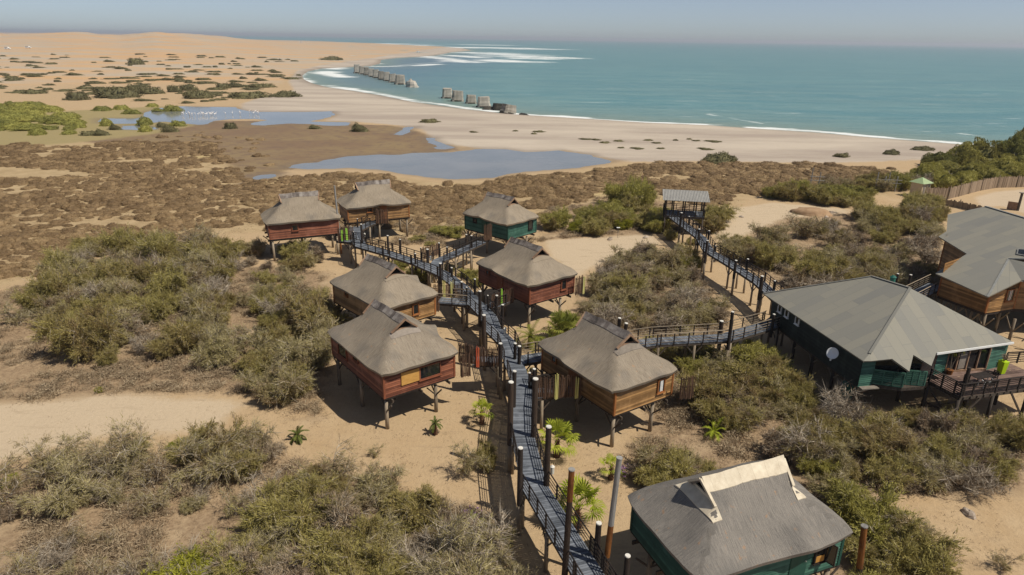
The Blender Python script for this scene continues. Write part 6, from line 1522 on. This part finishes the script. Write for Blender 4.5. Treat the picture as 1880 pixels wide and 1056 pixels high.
for k, i in enumerate(rest):
    V, Fc, r_ = HPS[i % 4]; a = hr.random() * 6.28; ca, sa = math.cos(a), math.sin(a); s_ = SZ[i]; sx, sy, sz_ = s_ * hr.uniform(.9, 1.3), s_ * hr.uniform(.8, 1.05), s_ * hr.uniform(.5, .9)
    X_ = V[:, 0] * sx; Y_ = V[:, 1] * sy; VV.append(np.stack([X_ * ca - Y_ * sa + GX[i], X_ * sa + Y_ * ca + GY[i], V[:, 2] * sz_ + ZR[k] - .04], 1)); FF.append(Fc + off); off += len(V); RR.append(np.clip(r_ + hr.uniform(-.38, .34), 0, 1))
print('salt bushes', n_ind, len(rest))
tag(link('salt_bush_field', npmesh('salt_bush_field', np.concatenate(VV), np.concatenate(FF), 'hummock', np.concatenate(RR))), 'brown salt bush cushions covering the marsh as far as the lagoons', 'ground cover', kind='stuff')
# low undergrowth between the shrubs
ur = np.random.default_rng(18); TP = []
for q in range(5):
    k = 110; C = ur.normal(0, [.26, .26, .0], (k, 3)); C[:, 2] = ur.random(k) * .34; V, Fc = tri_leaves(ur, C, np.concatenate([C[:, :2] * 1.6, np.full((k, 1), .55)], 1), .24, .036, .45); TP.append((V, Fc, ur.random(k)))
n_ = 42000; th = ur.uniform(-.72, .72, n_); r_ = 24 * (140 / 24) ** (ur.random(n_) ** .62); X = r_ * np.sin(th); Y = r_ * np.cos(th)
sc_ = np.maximum.reduce([polysd(q, X, Y) for q in SCRUBSOIL]); ph_ = polysd(wp([(560, 430), (640, 405), (740, 400), (860, 400), (1000, 400), (1000, 445), (880, 460), (760, 450), (660, 450)]), X, Y); pz = fbm(X / 4.2, Y / 4.2, 3, 71)
ok = (((sc_ > 0) & (pz + ur.uniform(-.1, .1, n_) > .44)) | ((ph_ > 0) & (pz > .40))) & (ur.random(n_) < .55)
for q in SAND_BRIGHT: ok &= polysd(q, X, Y) < .5
for cx_, cy_, a, b_, an in FOOT:
    dx, dy = X - cx_, Y - cy_; ok &= ~((np.abs(dx * math.cos(an) + dy * math.sin(an)) < a) & (np.abs(-dx * math.sin(an) + dy * math.cos(an)) < b_))
X, Y = X[ok], Y[ok]; Zt = terrain(X, Y)[0]; VV = []; FF = []; RR = []; off = 0
for i in range(len(X)):
    V, Fc, rr_ = TP[i % 5]; s_ = ur.uniform(.6, 1.5); a = ur.random() * 6.28; ca, sa = math.cos(a), math.sin(a); VV.append(np.stack([(V[:, 0] * ca - V[:, 1] * sa) * s_ + X[i], (V[:, 0] * sa + V[:, 1] * ca) * s_ + Y[i], V[:, 2] * s_ + Zt[i]], 1)); FF.append(Fc + off); off += len(V); RR.append(np.clip(rr_ * .7 + ur.random() * .45, 0, 1))
print('undergrowth', len(X))
tag(link('undergrowth', npmesh('undergrowth', np.concatenate(VV), np.concatenate(FF), 'leaf_brown', np.concatenate(RR))), 'low dry grass and seedlings between the shrubs', 'undergrowth', kind='stuff')
# dry litter and grass tufts on the near ground
lr = np.random.default_rng(8); n_ = 90000; th = lr.uniform(-.72, .72, n_); r_ = 24 * (130 / 24) ** (lr.random(n_) ** .8); X = r_ * np.sin(th); Y = r_ * np.cos(th)
scr_ = np.maximum.reduce([polysd(q, X, Y) for q in SCRUBSOIL]); hm_ = polysd(HUMM[0], X, Y); pz = fbm(X / 2.2, Y / 2.2, 3, 55)
ok = ((scr_ > -1) & (pz > .47)) | ((hm_ > 0) & (pz > .52)) | (lr.random(n_) < .09)
ok &= (np.maximum.reduce([polysd(q, X, Y) for q in SAND_BRIGHT]) < -.5) | (lr.random(n_) < .25)
for cx_, cy_, a, b_, an in FOOT:
    dx, dy = X - cx_, Y - cy_; ok &= ~((np.abs(dx * math.cos(an) + dy * math.sin(an)) < a) & (np.abs(-dx * math.sin(an) + dy * math.cos(an)) < b_)) | (lr.random(n_) < .03)
X, Y = X[ok], Y[ok]; Zt = terrain(X, Y)[0]; k = len(X); per = 5
C = np.repeat(np.stack([X, Y, Zt + .03], 1), per, 0) + lr.normal(0, [.14, .14, .015], (k * per, 3)); C[:, 2] += np.abs(lr.normal(0, .03, k * per))
V, Fc = tri_leaves(lr, C, np.tile([0, 0, .35], (len(C), 1)), .17, .022, .8)
tag(link('dry_litter', npmesh('dry_litter', V, Fc, 'leaf_brown', np.repeat(lr.random(k), per) * .5 + lr.random(k * per) * .5)), 'dry twigs and grass litter on the ground between the shrubs', 'ground litter', kind='stuff')

# ------------------------------------------------------------------ palms
def fan_leaf(rng, base, az, el, pet, rad_, nseg, droop):
    """fan of narrow blades on a stalk; returns stalk points and blade triangles"""
    d = np.array([math.cos(az) * math.cos(el), math.sin(az) * math.cos(el), math.sin(el)]); tip = base + d * pet
    side = np.cross(d, [0, 0, 1.]); side /= np.linalg.norm(side) + 1e-9; up = np.cross(side, d); V = []; Fc = []
    for k in range(nseg):
        t = (k / (nseg - 1) - .5) * rad(250); dd = d * math.cos(t) + side * math.sin(t) + up * (.12 * (k % 2) - .02); ll = rad_ * (1 - .25 * abs(t) / 2.2) * rng.uniform(.88, 1.08)
        n2 = np.cross(dd, up); n2 /= np.linalg.norm(n2) + 1e-9; w_ = rad_ * .05; m1 = tip + dd * ll * .62; e1 = tip + dd * ll + np.array([0, 0, -droop * ll * rng.uniform(.5, 1.3)])
        o = len(V); V += [tip, m1 - n2 * w_ + up * w_ * .35, m1 + n2 * w_ + up * w_ * .35, m1 - up * w_ * .3, e1]; Fc += [(o, o + 1, o + 3), (o, o + 3, o + 2), (o + 1, o + 4, o + 3), (o + 3, o + 4, o + 2)]
    return tip, V, Fc
def palm(x, y, kind, hgt, rad_, n_, m_, label, seed, group=None, loc=None, name='fan_palm'):
    rng = np.random.default_rng(seed); c = un(x, y, 0) if loc is None else loc; e = empty(name, (c[0], c[1], -.03), label, 'palm', rng.random() * 6, group)
    s_ = MB(); rt = .11 + rad_ * .06; s_.path([(0, 0, -.1), (0, 0, hgt * .5), (rng.normal(0, .04), rng.normal(0, .04), hgt)], rt * 1.35, rt * .8, 9)
    for k in range(int(26 + hgt * 20)):
        a = k * 2.4; z = hgt * (k / (26 + hgt * 20)); rr = rt * (1.3 - .5 * z / max(hgt, .1)); s_.add([(rr * math.cos(a - .25), rr * math.sin(a - .25), z), (rr * math.cos(a + .25), rr * math.sin(a + .25), z), ((rr + .07) * math.cos(a), (rr + .07) * math.sin(a), z + .13)], [(0, 1, 2), (2, 1, 0)])
    s_.build('trunk', 'palm_trunk', e, world=False)
    for k in range(n_):
        az = k * 2.4 + rng.uniform(-.3, .3); f = k / max(1, n_ - 1); el = rad(78 - 88 * f + rng.uniform(-8, 8)); V = []; Fc = []; s_ = MB()
        if kind == 'fan':
            pet = rad_ * rng.uniform(.65, .9); tip, v, fc = fan_leaf(rng, np.array([0, 0, hgt]), az, el, pet, rad_ * .7, 24, .12 + .3 * f); s_.path([(0, 0, hgt - .05), tuple(np.array([0, 0, hgt]) * .5 + tip * .5 + np.array([0, 0, .02])), tuple(tip)], .02, .012, 4, .5)
            s_.add(v, fc)
        else:
            L = rad_ * rng.uniform(.9, 1.25); p = np.array([0, 0, hgt]); d = np.array([math.cos(az) * math.cos(el), math.sin(az) * math.cos(el), math.sin(el)]); pts_ = [p.copy()]; nseg = 12
            for j in range(nseg): p = p + d * L / nseg; d = d + np.array([0, 0, -.13 - .05 * f]); d /= np.linalg.norm(d); pts_.append(p.copy())
            s_.path([tuple(q) for q in pts_], .022, .006, 4, .5); side = np.array([-math.sin(az), math.cos(az), 0])
            for j in range(1, nseg + 1):
                for h_ in (0, .5):
                    q = pts_[j] + (pts_[j - 1] - pts_[j]) * h_; dq = pts_[j] - pts_[j - 1]; dq /= np.linalg.norm(dq); ll = L * .26 * math.sin(math.pi * min(1, (j - h_) / nseg * .85 + .12)) ** .6
                    for sg in (-1, 1):
                        b_ = side * sg * .8 + dq * .65 + np.array([0, 0, .18]); b_ /= np.linalg.norm(b_); e1 = q + b_ * ll * rng.uniform(.85, 1.1) - np.array([0, 0, ll * .18]); w_ = dq * .026
                        s_.add([q - w_, q + w_, e1], [(0, 1, 2)], rng.random())
        s_.build('frond', m_, e, world=False)
    return e
palm(885, 779, 'fan', 1.1, .82, 10, 'palm_bright', 'small bright fan palm in front of the red poles', 1)
palm(1022, 838, 'fan', 1.35, 1.15, 13, 'palm_bright', 'bright fan palm on the sand right of the tallest boardwalk posts', 2)
palm(1060, 968, 'fan', 1.5, 1.35, 15, 'palm_bright', 'large fan palm behind the foreground railing, nearest to the camera', 3)
palm(1121, 880, 'fan', .95, .72, 8, 'palm_bright', 'small fan palm beside the purple flowers near the leaning pole', 4)
palm(973, 640, 'feather', 1.2, 2.0, 20, 'palm_green', 'arching date palm behind the cabin with the curtained window', 5, name='date_palm')
palm(1030, 628, 'fan', 1.3, 1.4, 17, 'palm_green', 'largest palm of the clump behind the curtained cabin roof', 6)
palm(1046, 616, 'fan', 1.0, 1.2, 12, 'palm_green', 'right hand palm of the clump behind the curtained cabin roof', 7)
palm(1010, 634, 'feather', .35, 1.6, 13, 'palm_green', 'low palm at the left foot of the palm clump', 8, name='date_palm')
palm(547, 809, 'feather', .45, .85, 15, 'palm_dark', 'small dark green date palm alone on the sand left of the red cabin', 9, name='date_palm')
palm(799, 797, 'feather', .85, .7, 12, 'palm_dark', 'small dark palm under the right corner of the red cabin', 10, name='date_palm')
palm(1310, 802, 'feather', .45, 1.1, 14, 'palm_bright', 'yellow green palm among the shrubs right of the curtained cabin', 11, name='date_palm')
palm(862, 972, 'feather', .2, 1.0, 20, 'palm_green', 'dense spiky palm at the right end of the foreground thicket', 12, name='date_palm')
palm(905, 1010, 'feather', .3, .9, 12, 'palm_green', 'small palm sapling beside the boardwalk at the bottom', 15, name='date_palm')
palm(975, 690, 'fan', .2, .5, 7, 'palm_green', 'low palm tuft beside the railing where the lodge walkway starts', 13)
# purple flowers
def flowers(x, y, label, s_=1.0):
    c = un(x, y, 0); rng = np.random.default_rng(int(x)); e = empty('flower_clump', (c[0], c[1], 0), label, 'flowers'); k = 260
    C = rng.normal(0, [.28 * s_, .28 * s_, .1], (k, 3)) + [0, 0, .35]; C[:, 2] = np.abs(C[:, 2]); V, Fc = tri_leaves(rng, C, np.tile([0, 0, .5], (k, 1)), .09, .05, .9); link('leaves', npmesh('leaves', V, Fc, 'palm_dark', rng.random(k)), e)
    C = rng.normal(0, [.25 * s_, .25 * s_, .06], (150, 3)) + [0, 0, .6]; V, Fc = tri_leaves(rng, C, np.tile([0, 0, .5], (150, 1)), .09, .07, .9); link('blossom', npmesh('blossom', V, Fc, 'purple', rng.random(150)), e)
flowers(864, 955, 'purple flowers at the right end of the foreground thicket'); flowers(1141, 873, 'purple flowers beside the small fan palm near the leaning pole', 1.1)
# slender trees in the shadow of the boardwalk
p = un(860, 873); put('wispy', p[0], p[1], .72, 'slender young tree with drooping leaves left of the boardwalk shadow', sz=1.35)
p = un(893, 862); put('olive', p[0], p[1], .38, 'dark slender young tree in the shadow of the boardwalk', sz=2.2)
p = un(688, 838); put('wispy', p[0], p[1], .35, 'tiny bare seedling at the edge of the red cabin shadow')
# fallen grey branches
def branch(x, y, L, label, seed):
    rng = np.random.default_rng(seed); c = un(x, y, 0); e = MB(); a = rng.random() * 6.28; p = np.array([c[0], c[1], .12]); d = np.array([math.cos(a), math.sin(a), .25]); pts_ = [p.copy()]
    for k in range(7): p = p + d * L / 7; d = d + rng.normal(0, .22, 3); d /= np.linalg.norm(d); p[2] = max(.05, p[2]); pts_.append(p.copy())
    e.path([tuple(q) for q in pts_], .055, .012, 6)
    for k in (2, 3, 4, 5):
        q = pts_[k]; dd = rng.normal(0, 1, 3); dd[2] = abs(dd[2]) * .6; dd /= np.linalg.norm(dd); e.path([tuple(q), tuple(q + dd * L * .2), tuple(q + dd * L * .35 + np.array([0, 0, .08]))], .025, .006, 4)
    tag(e.build('fallen_branch', 'reed_pale'), label, 'branch')
branch(190, 845, 2.2, 'bleached fallen branch below the wispy trees on the sand', 1); branch(155, 905, 1.8, 'bleached fallen branch left of the bare patch in the lower left', 2); branch(1742, 872, 3.0, 'thick pale bent branch in the thicket in front of the terrace', 3)
branch(530, 885, 1.6, 'dark bent branch at the left end of the foreground thicket', 4); branch(430, 830, 1.8, 'pale fallen branch in the clump left of the small date palm', 5)

# ------------------------------------------------------------------ labels that single out each plant of a group
ORD = ['leftmost', 'second', 'third', 'fourth', 'fifth', 'sixth', 'seventh', 'eighth', 'ninth', 'tenth', 'eleventh', 'twelfth', 'thirteenth', 'fourteenth', 'fifteenth', 'sixteenth', 'seventeenth', 'eighteenth', 'nineteenth', 'twentieth', 'twenty-first', 'twenty-second', 'twenty-third', 'twenty-fourth', 'twenty-fifth', 'twenty-sixth', 'twenty-seventh', 'twenty-eighth', 'twenty-ninth', 'thirtieth', 'thirty-first', 'thirty-second']
bpy.context.view_layer.update()
LOOK = {'leaf_grey': 'grey green', 'leaf_olive': 'olive', 'leaf_brown': 'dry brown', 'leaf_green': 'leafy green', 'leaf_bright': 'bright yellow green', 'leaf_far': 'dark', 'leaf_marsh': 'yellow green', 'leaf_dark': 'dark green'}
bl = sorted([o for o in COL.objects if o.name.split('.')[0] == 'flamingo'], key=lambda o: pr(o.location)[0])
for k, o in enumerate(bl):
    if k < 32: o['label'] = 'white wading bird, ' + ORD[k] + (' from left' if k else '') + ', standing in the upper lagoon'
    else: o['label'] = 'white wading bird, ' + ('rightmost' if k == len(bl) - 1 else ORD[len(bl) - 1 - k] + ' from right') + ', standing in the upper lagoon'
gr = {}
for o in list(COL.objects):
    if o.parent is None and o.get('group') and o.name.split('.')[0] in ('feathery_shrub', 'olive_bush', 'dry_shrub', 'sapling_tree', 'leafy_bush', 'marsh_bush', 'broadleaf_tree', 'dry_tuft') and 'group' in o: gr.setdefault(o['group'], []).append(o)
for g, L_ in gr.items():
    it = []
    for o in L_:
        u, v = pr((o.location.x, o.location.y, o.location.z + .8))
        if -45 < u < 1930 and v < 1135: it.append((v, u, o))
        else:
            for ch in list(o.children): bpy.data.objects.remove(ch)
            bpy.data.objects.remove(o)
    it.sort(key=lambda q: q[0]); nrow = max(1, math.ceil(len(it) / 15)); names = {1: [''], 2: ['back', 'front'], 3: ['back', 'middle', 'front'], 4: ['back', 'second', 'third', 'front'], 5: ['back', 'second', 'middle', 'fourth', 'front'], 6: ['back', 'second', 'third', 'fourth', 'fifth', 'front'], 7: ['back', 'second', 'third', 'fourth', 'fifth', 'sixth', 'front'], 8: ['back', 'second', 'third', 'fourth', 'fifth', 'sixth', 'seventh', 'front']}[min(nrow, 8)]
    nrow = len(names)
    for r_ in range(nrow):
        row = sorted(it[r_ * len(it) // nrow:(r_ + 1) * len(it) // nrow], key=lambda q: q[1])
        for k, (v, u, o) in enumerate(row):
            cm = [c for c in ([o] + list(o.children)) if c.type == 'MESH' and 'crown' in c.data.name]; lk = LOOK.get(cm[0].data.materials[0].name, 'green') if cm else 'dry'
            od = ORD[k] + (' from the left' if k else '')
            base = 'tree' if o['category'] == 'tree' else ('tuft' if 'tuft' in g else 'bush' if o['category'] == 'bush' else 'shrub')
            gg = g.split(' ', 1) if False else g
            o['label'] = (lk + ' ' + base + ', ' + od.replace(' the', '') + (', ' + names[r_] + ' row' if nrow > 1 else '') + ' of the ' + gg)

for o in COL.objects:
    if o.get('label') and len(o['label'].split()) > 16: print('LONG', len(o['label'].split()), o['label'])

# ------------------------------------------------------------------ haze
hz = MB(); hz.box((0, 11500, 26), (60000, 27000, 60), rnd=0); m_ = bpy.data.materials.new('haze'); m_.use_nodes = True; n = m_.node_tree; n.nodes.clear()
o = n.nodes.new('ShaderNodeOutputMaterial'); v = n.nodes.new('ShaderNodeVolumePrincipled'); v.inputs['Density'].default_value = .00011; v.inputs['Color'].default_value = (.82, .87, .96, 1); v.inputs['Anisotropy'].default_value = .2
n.links.new(v.outputs[0], o.inputs['Volume']); M['haze'] = m_
ho = hz.build('haze', 'haze'); tag(ho, kind='stuff')
for i, (x, y) in enumerate(placed): pass
